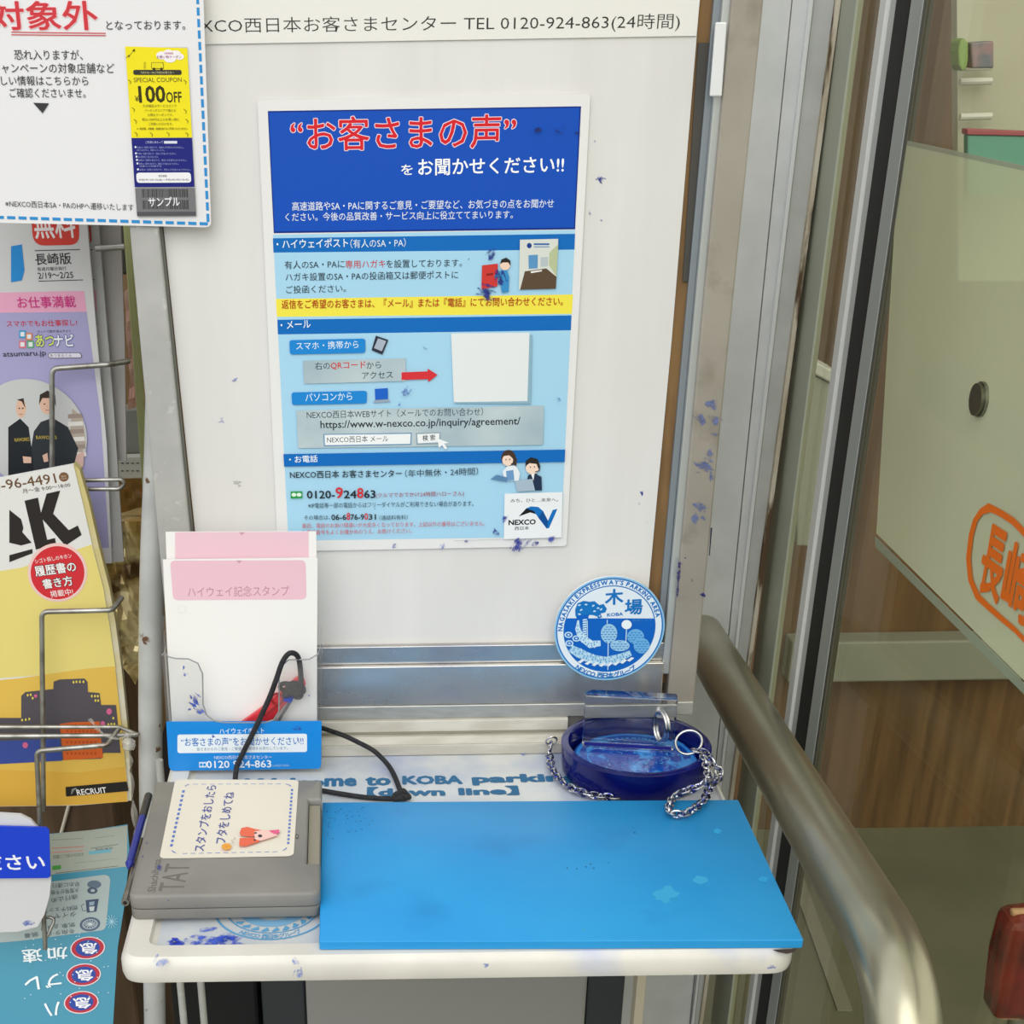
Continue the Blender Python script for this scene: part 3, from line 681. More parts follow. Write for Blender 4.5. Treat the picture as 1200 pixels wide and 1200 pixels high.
A.smear(940, 872, 40, INK, 8, -.9, 1.2); A.smear(925, 890, 26, INK, 5, -1.1); A.smear(1000, 872, 30, INK, 6, -.5); A.smear(855, 830, 26, INK, 8, 1.2); A.smear(890, 780, 22, INK, 5, -.9); A.smear(1060, 852, 28, '#4a5bb5', 6, -.6); A.smear(745, 862, 14, INK, 5, -.3); A.smear(520, 315, 30, '#4a63b4', 4, 1.9); A.smear(500, 355, 16, '#5a70bc', 3, 2.); A.smear(595, 150, 14, '#4a7fae', 3, .6); A.smear(480, 880, 20, '#4a63b4', 3, 1.9); A.smear(660, 880, 20, '#7f90cc', 3, 1.9); A.smear(1085, 335, 20, '#5f86c4', 4, .6); A.smear(525, 432, 6, D_, 4); A.smear(408, 742, 6, INK, 3)
A.tf = Z(290, 100, .35); A.smear(972, 148, 22, '#0a1c62', 7, -.4); A.smear(1040, 152, 26, '#0a1c62', 8, .3); A.smear(1100, 160, 16, '#0a1c62', 6, .2); A.smear(740, 580, 8, INK, 3, -.8)
A.build('ink_marks', po)

# ------------------------------------------------------------------ round emblem plate
em = thing('round_stamp_plate', 'round white plate printed with blue serpent stamp emblem on board corner', 'plate')
ep = yplane(714, 738, -.0146)
C0 = ep.uv(714.2, 737.4); RE = .5*(ep.uv(779, 738)-ep.uv(650, 738)).length
def ucirc(r, n=64): return [C0+Vector((math.cos(2*math.pi*k/n), math.sin(2*math.pi*k/n)))*r for k in range(n)]
link('disc', ep.sheet(ucirc(RE), .0022), M('#e6ebf0', .3), em)
E = Print(ep, Z(630, 660, .141667), lift=.0001, rough=.35)
b1, b2, wht = '#1674bf', '#0f63c2', '#e3edf4'
E.disc(C0, RE*1.0, '#8cc3e6', 64, RE*.975); E.disc(C0, RE*.972, b1, 64, RE*.945); E.disc(C0, RE*.945, wht, 64, 0); E.disc(C0, RE*.835, b1, 64, RE*.815); E.disc(C0, RE*.82, b2, 64, 0)
sky = [C0+Vector((math.cos(R(a)), math.sin(R(a))))*RE*.815 for a in range(14, 170, 6)]
E.uvpoly(sky, wht)
E.arc("NAGASAKI EXPRESSWAY'S PARKING AREA", C0, RE*.855, 182, 14, RE*.115, b1, .05, False, .95)
E.arc('NEXCO 西日本グループ', C0, RE*.955, 232, 305, RE*.125, b1, .04, True, .95)
E.text('木', (560, 345), (705, 335), b1, 125, .03); E.text('場', (722, 425), (862, 418), b1, 122, .03); E.text('KOBA', (575, 440), (705, 431), b1, 26, .03)
E.text('長崎くんち', (782, 485), (945, 474), '#3f8fd6', 24)
lb = '#bfe0f2'
E.poly([(310, 380), (330, 330), (380, 310), (430, 318), (470, 312), (510, 345), (545, 335), (572, 375), (560, 405), (520, 415), (532, 445), (505, 455), (470, 430), (430, 425), (410, 450), (330, 470), (312, 430)], b1)
E.poly([(330, 430), (420, 420), (420, 600), (330, 560), (322, 500)], b2)
for k in range(8): E.poly([(375, 462+k*19), (408, 458+k*19), (404, 472+k*19), (370, 474+k*19)], lb)
for (x, y) in ((345, 345), (360, 385), (345, 420), (460, 350), (500, 370), (470, 395), (525, 380), (400, 340)): E.ell(x, y, 13, 7, lb, 8, random.uniform(-40, 40))
for (x, y) in ((505, 430), (480, 440)): E.poly([(x, y), (x+14, y-4), (x+10, y+14)], wht)
E.line([(335, 470), (330, 540), (360, 610), (440, 670), (520, 660)], [14, 40, 60, 70, 50], lb)
def coil(cx, cy, rx, ry, c):
    E.ell(cx, cy, rx, ry, c, 30); E.up(.5); st_ = 24
    for j in range(-6, 7):
        for k in range(-6, 7):
            x, y = (k+.5*(j % 2))*st_*1.25, j*st_*.85
            if (x/rx)**2+(y/ry)**2 > .8: continue
            E.poly([(cx+x-12, cy+y), (cx+x-8, cy+y+9), (cx+x, cy+y+13), (cx+x+8, cy+y+9), (cx+x+12, cy+y), (cx+x+6, cy+y+4), (cx+x, cy+y+6), (cx+x-6, cy+y+4)], b1 if (j+k) % 3 else b2, False)
    E.up(.3)
def scales(path, wd):
    E.up(.5)
    for (x0, y0, w0), (x1, y1, w1) in zip(path, path[1:]):
        L = math.hypot(x1-x0, y1-y0); n_ = max(1, int(L/22)); ux, uy = (x1-x0)/L, (y1-y0)/L
        for k in range(n_):
            t = k/n_; w = w0+(w1-w0)*t; m_ = int(w/20)
            for q in range(m_):
                o_ = (q-(m_-1)/2+(.25 if k % 2 else -.25))*20; x, y = x0+ux*L*t-uy*o_, y0+uy*L*t+ux*o_
                r = lambda a, b: (x+ux*a-uy*b, y+uy*a+ux*b)
                E.poly([r(-4, -9), r(6, -7), r(10, 0), r(6, 7), r(-4, 9), r(2, 5), r(4, 0), r(2, -5)], b1 if (k+q) % 3 else wht, False)
scales([(335, 480, 14), (332, 540, 44), (360, 610, 60), (440, 670, 70), (510, 662, 50)], 0)
coil(590, 580, 68, 80, '#9ccbe8'); coil(810, 605, 70, 62, '#6fb3e4'); coil(860, 680, 66, 64, '#6fb3e4'); coil(680, 680, 80, 46, '#9ccbe8')
E.line([(270, 700), (340, 740), (450, 790), (560, 810), (680, 780), (770, 740)], [60, 80, 80, 80, 70, 50], '#a9d3ec')
scales([(270, 700, 60), (340, 740, 80), (450, 790, 80), (560, 810, 80), (680, 780, 70), (770, 740, 50)], 0)
for k in range(8):
    x = 330+k*58; y = 800+36*math.sin(k/7*3.14)-k*2; E.poly([(x, y+15), (x+40, y-12), (x+62, y-4), (x+24, y+26)], wht)
for x, y in ((255, 590), (320, 620), (262, 660)): E.ell(x, y, 34, 26, lb, 16); E.ell(x, y, 22, 16, b2, 16); E.ell(x, y, 10, 8, lb, 12)
E.line([(735, 530), (728, 660)], 8, lb); E.ell(735, 505, 42, 38, '#eef5f8', 24); E.line([(575, 465), (575, 500)], 7, lb); E.line([(583, 640), (580, 880)], 8, lb); E.line([(410, 470), (412, 620)], 6, lb)
E.build('emblem_print', em)

# ------------------------------------------------------------------ notice sheet at top left
nn = thing('campaign_notice', 'white notice with dashed blue border and yellow coupon hanging top left', 'notice')
np_ = yplane(150, 150, -.0125, 0)
link('paper', np_.sheet(rpoly([np_.uv(*p) for p in ((-70, -70), (236, -70), (247.5, 266.5), (-70, 259.5))], .004), .0009), M('#e9e8ea', .25), nn)
N = Print(np_, Z(0, 0, 1/3), rough=.4)
bl = '#2f8fd0'
N.dash((692, -60), (732, 786), 21, 10, bl); N.dash((-60, 762), (736, 787), 20, 10, bl)
N.text('対象外', (-30, 106), (345, 104), '#cf3a42', 100, .02, '#f6d3d6', .02); N.line([(40, 113), (372, 117)], 3, '#cf4a50'); N.line([(40, 122), (372, 125)], 3, '#cf4a50')
dk = '#3a3a3c'
N.text('となっております。', (375, 105), (652, 104), dk, 32, .004)
N.text('恐れ入りますが、', (52, 210), (292, 211), dk, 36, .004); N.text('キャンペーンの対象店舗など', (-26, 257), (404, 258), dk, 36, .004); N.text('詳しい情報はこちらから', (-32, 300), (312, 301), dk, 34, .004); N.text('ご確認くださいませ。', (36, 343), (302, 344), dk, 34, .004)
N.poly([(117, 361), (173, 363), (150, 398)], dk)
N.text('※NEXCO西日本SA・PAのHPへ遷移いたします', (20, 727), (470, 741), dk, 24)
N.build('lettering', nn)
cp = Print(np_, Z(140, 40, .19169), lift=.0010, rough=.35)
cp.poly([(40, 82), (416, 78), (472, 1112), (112, 1116)], '#c9c8cc')
cp.poly([(36, 75), (416, 85), (445, 632), (75, 634)], '#f2e21f')
cp.text('¥', (97, 412), (122, 412), '#4a4418', 36, .01); cp.text('100', (125, 417), (282, 415), '#3a3514', 98, .03); cp.text('OFF', (290, 418), (383, 416), '#3a3514', 64, .02); cp.text('SPECIAL COUPON', (90, 294), (382, 292), '#5a5320', 28)
cp.rr([(85, 218), (381, 218), (382, 249), (86, 249)], .0016, '#3a3830'); cp.text('九州のSA・PAご利用のお客さまへ', (130, 242), (335, 242), '#d8d49a', 15)
for x, y, r in ((260, 130, 34), (300, 115, 30), (345, 122, 32), (370, 138, 26), (310, 145, 40)): cp.ell(x, y, r, r*.72, '#f4eef0')
cp.text('お客様感謝', (278, 124), (330, 124), '#b84a6a', 13, .01); cp.text('お買い物クーポン', (230, 148), (380, 148), '#8a3a6a', 18, .01)
cp.rr([(195, 172), (270, 172), (272, 212), (197, 212)], .0006, '#6f6420'); cp.rr([(198, 175), (267, 175), (269, 208), (200, 208)], .0006, '#eadc24'); cp.ell(213, 212, 8, 8, '#3a3514', 10); cp.ell(258, 212, 8, 8, '#3a3514', 10); cp.rect(150, 170, 162, 210, '#c8ba20')
for y, a, b, t in ((447, 145, 352, '九州地区のサービスエリア'), (475, 155, 345, 'パーキングエリアで使える'), (502, 175, 330, 'お得なクーポンです。'), (530, 140, 368, '税込1,000円以上のお買い物に'), (557, 180, 328, 'ご利用いただけます。')): cp.text(t, (a, y), (b, y), '#6a6126', 18)
cp.text('※一部店舗、自販機、高速料金ではご利用いただけません', (108, 584), (418, 584), '#5a5220', 14, .008)
for x, y in ((88, 460), (100, 532), (405, 470), (415, 530), (198, 612), (300, 610), (415, 612), (105, 610), (65, 290), (403, 290)): cp.line([(x-10, y-12), (x+6, y), (x+2, y+14)], 4, '#7a7018')
cp.line([(40, 145), (65, 128), (95, 90)], 2, '#5a5220'); cp.poly([(52, 130), (66, 126), (60, 142)], '#4a4418'); cp.poly([(80, 100), (95, 88), (96, 108)], '#4a4418')
cp.poly([(75, 634), (445, 632), (460, 932), (95, 934)], '#20247a'); cp.text('ご利用にあたって', (162, 668), (268, 667), '#c9cbe8', 16); cp.rect(274, 652, 354, 668, '#d9dbea', .0003)
for i, y in enumerate((690, 728, 748, 768, 790, 826)):
    x = 95+i*3; cp.rect(x, y-6, x+10, y+5, '#e6e8f4'); cp.text('本券は一回限り有効です。現金との引換えはできません。', (x+14, y+8), (x+(300, 250, 140, 310, 260, 330)[i], y+8), '#9da2d2', 13)
cp.text('お釣りは出ません。再発行いたしません。', (108, 714), (280, 714), '#9da2d2', 12); cp.text('他券との併用不可', (125, 812), (260, 812), '#9da2d2', 12)
cp.rr([(104, 846), (437, 844), (441, 906), (108, 908)], .002, '#f0eff3'); cp.text('有効期限', (240, 873), (292, 873), '#55525c', 14, .01); cp.text('令和5年12月1日(金)〜令和6年3月31日(日)', (120, 897), (428, 896), '#55525c', 14, .01)
cp.poly([(97, 940), (462, 938), (470, 1108), (110, 1110)], '#77777a'); cp.poly([(108, 1085), (469, 1083), (470, 1108), (110, 1110)], '#55555a')
x = 138.
while x < 415:
    w = random.choice((3, 4, 6, 8)); cp.poly([(x, 945), (x+w, 945), (x+w+6, 1068), (x+6, 1068)], '#434347'); x += w+random.choice((3, 4, 6))
cp.poly([(135, 998), (420, 996), (421, 1012), (136, 1014)], '#77777a')
cp.text('サンプル', (182, 1052), (372, 1048), '#f2f2f4', 56, .012)
cp.build('coupon_print', nn)

# ------------------------------------------------------------------ wire rack and its papers
rk = thing('wire_rack', 'zinc wire leaflet rack on a rusty painted pole beside the board', 'rack')
polem = mixmat('rust_spotted_pole', '#c4c6c3', '#b5b7b4', 25, .4, .6, .4, .15, c3='#6a4a30', s3=60, lo3=.66, hi3=.70)
pk_ = [at_y(188, 400, .034), at_y(184, 540, .034), at_y(178, 690, .034), at_y(176.5, 900, .034), at_y(181, 1165, .034)]; dd = (pk_[-1]-pk_[-2]).normalized()
pk_.append(pk_[-1]+dd*((pk_[-1].z+.9)/-dd.z))
link('pole', tube(smoothpath(pk_, 6), .0098, 24), polem, rk, True)
def wr(pts, y, r=.0017, name='wire', fil=.006): return link(name, tube(fillet([at_y(*(p[:2]), p[2] if len(p) > 2 else y) for p in pts], fil), r, 10), wire, rk, True)
wr([(61, 640), (61, 432), (128, 427), (151, 423, .10)], .086, .0021)
wr([(88, 563), (143, 562), (146, 567), (140, 573), (88, 573)], .078, .0017); 
wr([(112, 291), (146, 289)], .10, .0022)
wr([(51, 950), (49, 717), (131, 715), (143, 700, .06)], .046, .0021)
wr([(-40, 852), (140, 852), (162, 861, .026)], .036, .0017, 'cross_bar'); wr([(-40, 863), (128, 862), (160, 861, .026)], .034, .0021, 'cross_bar')
wr([(53, 1112), (43, 880), (126, 873), (140, 853, .036)], .022, .0021)
wr([(52, 1104, .022), (65, 1076), (52, 1074), (50, 1090)], .03, .0015)
for z in (1150, 1200): pass

def paper_poly(P, pts, thick, mat, parent, name): return link(name, P.sheet([P.uv(*p) for p in pts], thick), mat, parent)
mags = []
mg_group = None
for i, (dx, lab) in enumerate(((0, 'pale purple job magazine with a round staff photo, front copy in the rack'), (13, 'second copy edge showing right of the purple job magazine'), (27, 'third grey edged copy furthest behind the purple job magazine'))):
    t = thing('job_magazine', lab, 'magazine'); mags.append(t)
    P = yplane(80, 450, .10+i*.010, -3)
    if i == 0: pts = [(-60, 140), (94, 140), (102, 262), (118, 447), (125, 520), (131, 660), (-60, 668)]
    elif i == 1: pts = [(60, 150), (106, 150), (115, 262), (134, 490), (145, 658), (60, 662)]
    else: pts = [(80, 160), (134, 160), (141, 262), (146, 400), (148, 540), (80, 540)]
    paper_poly(P, pts, .004, M('#d5d5d6' if i == 0 else '#bfc0bf' if i == 1 else '#b3b0ad', .5), t, 'cover')
    D = Print(P, Z(0, 230, .21667), rough=.45)
    if i == 0:
        D.poly([(-200, 625), (468, 620), (545, 1195), (590, 1900), (-200, 1950)], '#aaa7d0')
        D.poly([(-200, 525), (455, 512), (468, 625), (-200, 632)], '#ecabc8')
        D.rr([(165, 60), (425, 60), (430, 262), (180, 268)], .008, '#d8473f'); D.text('無料', (193, 228), (412, 222), '#f6eeee', 150, .02)
        D.line([(188, 294), (433, 288)], 4, '#3a3a3e'); D.line([(208, 459), (450, 452)], 4, '#3a3a3e')
        D.text('長崎版', (195, 372), (388, 366), '#33363a', 62, .012); D.text('毎週月曜日発行', (203, 404), (360, 399), '#55585c', 20, .006); D.text('2/19〜2/25', (208, 446), (398, 441), '#33363a', 33, .006)
        D.poly([(60, 270), (118, 260), (133, 400), (118, 455), (60, 465)], '#2f8fd8')
        D.text('お仕事満載', (98, 606), (412, 600), '#cf3a86', 62, .015); D.text('スマホでもお仕事探し!', (38, 706), (418, 700), '#cf3a4a', 34, .01); D.text('ネットで探す!求人サイト', (203, 739), (385, 736), '#5a4a5a', 15, .006)
        D.text('あつ', (198, 814), (298, 812), '#d6e06a', 66, .03, '#2a4a9a', .045); D.text('ナビ', (298, 812), (402, 810), '#f2f4f6', 64, .03, '#2a4a9a', .045)
        D.text('atsumaru.jp', (20, 876), (252, 868), '#3a3a44', 36, .006)
        D.rr([(260, 846), (438, 844), (446, 874), (262, 876)], .003, '#55505a'); D.rr([(263, 849), (435, 847), (442, 871), (265, 873)], .003, '#e3e1ee'); D.text('あつまるくん', (272, 870), (390, 868), '#55505a', 18)
        for x, y, c in ((122, 745, '#3f9fd0'), (158, 758, '#d88a5a'), (122, 800, '#e07a8a'), (166, 800, '#5fae7a')): D.rect(x-18, y-20, x+18, y+20, c); D.rect(x-11, y-12, x+11, y+12, '#e9edf0')
        D.build('cover_print', t)
        D = Print(P, None, lift=.0012, rough=.4)
        c = P.uv(38, 508); r = abs((P.uv(102, 508)-c).x); D.disc(c, r, '#c9cbca')
        D.poly([(85, 478), (97, 488), (101, 520), (92, 540), (80, 530)], '#b5a99c')
        for k in range(6): D.poly([(80, 485+k*9), (96+k, 484+k*9), (97+k, 489+k*9), (80, 490+k*9)], '#e3e0da' if k % 2 else '#9f8f84')
        D.poly([(78, 545), (90, 532), (99, 528), (98, 545), (90, 560)], '#d8b4aa')
        D.poly([(40, 505), (48, 494), (62, 489), (80, 500), (92, 525), (84, 556), (60, 570), (40, 570), (36, 530)], '#33383c')
        D.poly([(10, 500), (24, 490), (34, 500), (38, 530), (42, 570), (10, 570)], '#262a2e')
        D.ell(56, 473, 9, 12, '#dfb9a2'); D.poly([(46, 474), (47, 462), (56, 457), (65, 462), (66, 476), (62, 466), (50, 466)], '#3a302a'); D.ell(25, 478, 6, 11, '#dfb9a2'); D.poly([(20, 468), (28, 466), (30, 478), (26, 470)], '#3a302a')
        for ex_, ey_ in ((52.5, 473), (59.5, 473), (23, 478), (27, 478)): D.ell(ex_, ey_, 1.1, .9, '#4a3830', 8)
        D.line([(53.5, 480), (58.5, 480)], .9, '#b0706a'); D.line([(23, 485), (27, 485)], .9, '#b0706a'); D.line([(56, 474), (55.5, 477)], .6, '#c49a86')
        D.text('RAWORKS', (43, 514), (67, 514), '#b9a24a', 4, .02); D.text('RAWORKS', (18, 517), (35, 516), '#b9a24a', 4, .02)
        D.poly([(50, 533), (56, 530), (57, 540), (52, 541)], '#dfb9a2'); D.poly([(27, 534), (37, 535), (37, 542), (28, 542)], '#dfb9a2')
        D.build('staff_photo', t)
    else:
        D.poly([(480, 160), (492, 160), (497, 240), (486, 255)] if i == 1 else [(560, 400), (565, 400), (570, 430), (566, 430)], '#cf5a50' if i == 1 else '#9a9894')
        if i == 1: D.poly([(498, 512), (520, 512), (524, 622), (508, 622)], '#d89ab6'); D.poly([(513, 630), (520, 630), (610, 1900), (596, 1900)], '#9a97bd'); D.line([(485, 290), (502, 288)], 4, '#55555a'); D.line([(492, 452), (512, 450)], 4, '#55555a')
        D.build('cover_print', t)

# yellow magazine
ym = thing('yellow_magazine', 'yellow and white magazine with a bold black letter K in the wire rack', 'magazine')
P = yplane(90, 740, .062, -2)
edge_pts = [(86, 544.5), (97, 590), (108, 639), (121, 690), (128, 730), (135, 783), (142, 850), (149, 913), (150, 939)]
paper_poly(P, [(-60, 572)]+edge_pts+[(90, 944), (-60, 946)], .004, M('#e2e2de', .5), ym, 'cover')
bm = bmesh.new(); q = [P.uv(*p) for p in edge_pts]; q2 = [P.uv(p[0]+(7 if k < 7 else 4), p[1]+(7 if k == 0 else 0)) for k, p in enumerate(edge_pts)]
for s_, d_ in ((.0, .012),):
    prism_into(bm, [P.w(u, -.0012) for u in q+q2[::-1]], [P.w(u, -.010) for u in q+q2[::-1]])
link('page_block', bm, mixmat('yellowed_page_edges', '#cfc184', '#d9d3bc', 8, .4, .6, .6, 0, (1, 1, 3)), ym)
D = Print(P, Z(0, 480, .18333), rough=.4)
D.poly([(-300, 1080), (135, 1010), (586, 862), (660, 1140), (698, 1365), (740, 1660), (-300, 1740)], '#e6d680')
D.poly([(-300, 1760), (135, 1715), (560, 1655), (735, 1640), (775, 2010), (812, 2370), (815, 2505), (490, 2528), (-300, 2540)], '#e3bd58')
D.poly([(-300, 2290), (500, 2320), (800, 2280), (815, 2505), (490, 2528), (-300, 2540)], '#dfb04a')
D.text('0120-96-4491', (-190, 540), (363, 468), '#6f5138', 62, .008); D.ell(408, 430, 31, 30, '#7d5a40'); D.text('受付', (392, 434), (425, 430), '#d8c8b4', 12); D.text('平日のみ', (390, 448), (428, 444), '#d8c8b4', 10)
D.text('月〜金 9:00〜18:00', (148, 536), (452, 493), '#5a5048', 30, .002)
bk_ = '#2f2a28'
D.poly([(157, 582), (243, 562), (262, 660), (298, 537), (385, 517), (340, 665), (440, 770), (498, 740), (522, 800), (418, 870), (272, 700), (302, 832), (352, 820), (358, 855), (230, 895)], bk_)
D.poly([(60, 640), (135, 700), (150, 755), (142, 782), (202, 850), (135, 868), (60, 850)], bk_); D.poly([(60, 930), (207, 890), (208, 918), (60, 975)], bk_)
D.ell(368, 1040, 190, 188, '#efc9c4', 48); D.ell(368, 1042, 172, 170, '#d2343c', 48)
D.text('シゴト探しのキホン', (228, 985), (462, 946), '#f4e6e4', 30, .006); D.text('履歴書の', (233, 1066), (492, 1032), '#f6f2f0', 66, .02, '#2f2a28', .05); D.text('書き方', (283, 1146), (470, 1120), '#f6f2f0', 62, .02, '#2f2a28', .05); D.text('掲載中!', (328, 1200), (472, 1182), '#f4e6e4', 42, .008)
D.tf = Z(0, 680, .23333)
gr = '#57535a'
D.poly([(-60, 690), (107, 690), (107, 580), (128, 560), (268, 545), (270, 508), (300, 497), (425, 492), (440, 510), (442, 560), (500, 565), (508, 625), (583, 625), (606, 866), (520, 866), (510, 895), (-60, 915)], gr)
D.poly([(-60, 808), (300, 795), (313, 905), (-60, 925)], '#3f529c'); D.poly([(300, 720), (360, 712), (500, 708), (518, 890), (320, 903)], '#d9672f')
for x, y in [(335+k*20, 716+j*28) for k in range(8) for j in range(6)]: D.rect(x, y+6, x+9, y+18, '#b5502a')
for x, y in ((370, 510), (385, 508), (402, 508), (420, 508), (462, 580), (478, 580), (492, 580), (480, 602), (494, 602), (140, 575), (155, 573), (165, 590), (112, 700), (130, 698), (148, 695), (545, 722), (560, 720), (575, 720), (570, 690)): D.ell(x, y, 5, 7, '#e6d05a', 8)
for x, y, r_ in ((549, 657, 14), (517, 718, 12), (128, 826, 14), (180, 579, 8)): D.ell(x, y, r_, r_*1.1, '#d86a96', 16)
D.rr([(330, 1036), (638, 1008), (646, 1056), (332, 1084)], .001, '#2a2725'); D.text('RECRUIT', (390, 1077), (537, 1064), '#f0eeea', 28, .02); D.line([(360, 1072), (366, 1050), (385, 1042)], [4, 12, 8], '#8f8c88')
D.build('cover_print', ym)

# teal leaflet, seen upside down
tl = thing('teal_leaflet', 'teal winter driving leaflet lying upside down low in the rack', 'leaflet')
P = Plane(at_y(90, 1060, .075), (0, -.93, .37))
paper_poly(P, [(-60, 985), (20, 981), (58, 977), (105, 973), (149.5, 966), (152, 1000), (146, 1060), (138, 1110), (130, 1240), (-60, 1260)], .0012, M('#3a8ea8', .4), tl, 'paper')
D = Print(P, Z(0, 940, .21667), rough=.4)
D.poly([(-250, 205), (80, 190), (270, 172), (480, 152), (690, 126), (686, 348), (280, 392), (-250, 440)], '#a9b0a4')
for a, b, w, c in (((280, 205), (450, 196), 2, '#6a7068'), ((280, 250), (455, 240), 6, '#c08a7c'), ((280, 272), (450, 262), 6, '#c98f84'), ((480, 275), (600, 262), 18, '#6fb0c0'), ((490, 250), (640, 228), 4, '#7a8078'), ((510, 195), (620, 180), 2, '#7a8078'), ((300, 385), (640, 345), 3, '#5a6058'), ((400, 330), (640, 305), 2, '#8a9088')): D.line([a, b], w, c)
D.text('お出かけ前にご確認', (450, 272), (285, 288), '#6a7068', 20); D.text('気象情報', (610, 240), (515, 250), '#5a6a70', 14)
D.rr([(282, 345), (330, 340), (330, 362), (284, 368)], .0005, '#4f9a4a')
D.rr([(-250, 475), (275, 430), (600, 388), (572, 690), (110, 750), (-250, 780)], .006, '#abb8b6')
dk2 = '#4a5a6a'
D.ell(487, 660, 56, 38, '#56657a', 32, -8); D.ell(487, 660, 42, 27, '#aebac0', 32, -8); D.ell(487, 660, 36, 23, '#5f6e80', 28, -8); D.ell(487, 660, 10, 7, '#c9d2d4', 12)
for k in range(6): a = R(k*30); D.line([(487-34*math.cos(a), 660-22*math.sin(a)), (487+34*math.cos(a), 660+22*math.sin(a))], 3, '#c9d2d4')
D.poly([(463, 530), (535, 522), (522, 592), (470, 598)], '#3f4f68'); D.poly([(482, 540), (512, 536), (508, 556), (484, 560)], '#8fa6b8'); D.poly([(482, 566), (512, 562), (508, 588), (486, 590)], '#c3cccc'); D.line([(468, 585), (448, 588), (440, 560), (456, 550)], 4, dk2)
D.ell(510, 445, 38, 22, '#5f7080'); D.ell(500, 478, 28, 18, '#4a586a'); D.ell(502, 478, 12, 8, '#aab6ba')
for t, a, b in (('早めに通行', (430, 428), (280, 440)), ('大雪等が予想', (425, 462), (275, 476)), ('通行止め', (420, 497), (275, 520)), ('燃料チェック', (418, 556), (235, 578)), ('タイヤ', (410, 590), (290, 606)), ('気象', (405, 648), (330, 658)), ('点検', (316, 656), (255, 668)), ('冬用タイヤ', (402, 682), (225, 704)), ('装着', (205, 700), (130, 712))): D.text(t, a, b, '#5b6a70', 26, .006)
for cx, cy in ((475, 788), (453, 933), (440, 1082)):
    D.ell(cx, cy, 94, 61, '#e6d6da', 40, -6); D.ell(cx, cy, 88, 56, '#b5303e', 40, -6); D.ell(cx, cy, 66, 44, '#2f4a9c', 36, -6); D.text('急', (cx+48, cy-28), (cx-44, cy-22), '#f2f2f4', 58, .02)
D.text('加', (362, 782), (258, 788), '#e9f2f4', 62, .02); D.text('速', (222, 790), (118, 800), '#e9f2f4', 70, .02); D.text('ブ', (325, 925), (240, 935), '#e9f2f4', 70, .02); D.text('レ', (205, 940), (130, 950), '#e9f2f4', 70, .02); D.text('ハ', (322, 1078), (240, 1088), '#e9f2f4', 70, .02)
for k in range(46): D.ell(random.uniform(110, 590), random.uniform(700, 1100), 4, 3, '#c3e0e8', 6)
for k in range(6): a = R(k*30); D.line([(605-34*math.cos(a), 645-38*math.sin(a)), (605+34*math.cos(a), 645+38*math.sin(a))], 3, '#9fd0de')
D.build('leaflet_print', tl)
# blue "please" sign on a white holder
sg = thing('blue_rack_sign', 'small royal blue sign with white lettering clipped low on the rack', 'sign')
P = yplane(40, 1000, .012)
paper_poly(P, [(-60, 967), (54, 970), (57.5, 973), (59, 1027), (56, 1029), (-60, 1030)], .002, M('#0f3fd0', .35), sg, 'plate')
D = Print(P, Z(0, 940, .21667)); D.text('ださい', (-85, 368), (245, 362), '#f2f4f8', 78, .02); D.build('lettering', sg)
wp = thing('white_card_holder', 'white rounded card behind the small blue rack sign with ink stains', 'holder')
P = yplane(40, 1040, .016)
paper_poly(P, [(-60, 950), (24, 955), (36, 961), (46, 972), (60, 1030), (58, 1050), (52, 1072), (44, 1086), (20, 1092), (-60, 1094)], .003, M('#d6d6d8', .4), wp, 'card')
D = Print(P, None); D.smear(32, 1082, 10, '#7f8fd0', 7, -.4); D.build('ink_marks', wp)

# transparent film tied to the rack
tie = thing('plastic_tie', 'knotted strip of clear plastic film hanging from the rack bar', 'plastic strip')
filmm = sheetglass('clear_film', (.93, .93, .92, 1), 1.3, '#f2f0ea', .3, .12)
def ribbon(pts, y, w, name):
    bm = bmesh.new(); pr_ = None
    C = smoothpath([at_y(a, b, y if not c else c[0]) for a, b, *c in pts], 8)
    for i, p in enumerate(C):
        a = i*.55; off = Vector((math.cos(a)*w, math.sin(a)*w*.7, 0))
        off2 = Vector((0, 0, .0012*math.sin(i*1.7))); v = (bm.verts.new(p-off+off2), bm.verts.new(p-off*.15+Vector((0, -.0012, 0))), bm.verts.new(p+off))
        if pr_: bm.faces.new((pr_[0], pr_[1], v[1], v[0])); bm.faces.new((pr_[1], pr_[2], v[2], v[1]))
        pr_ = v
    bmesh.ops.solidify(bm, geom=bm.faces[:], thickness=.0003)
    return link(name, bm, filmm, tie, True)
ribbon([(151, 858), (152, 880), (153, 910), (158, 960), (160, 1000), (157, 1040)], .018, .0028, 'hanging_strip')
ribbon([(151, 862), (135, 866), (118, 858), (104, 842)], .018, .0024, 'loose_end')
bm = bmesh.new(); bmesh.ops.create_icosphere(bm, subdivisions=3, radius=.0055, matrix=Matrix.Translation(at_y(151, 872, .018)))
for v in bm.verts: v.co += v.normal*.0016*mnoise.noise(v.co*400)
link('knot', bm, filmm, tie, True)

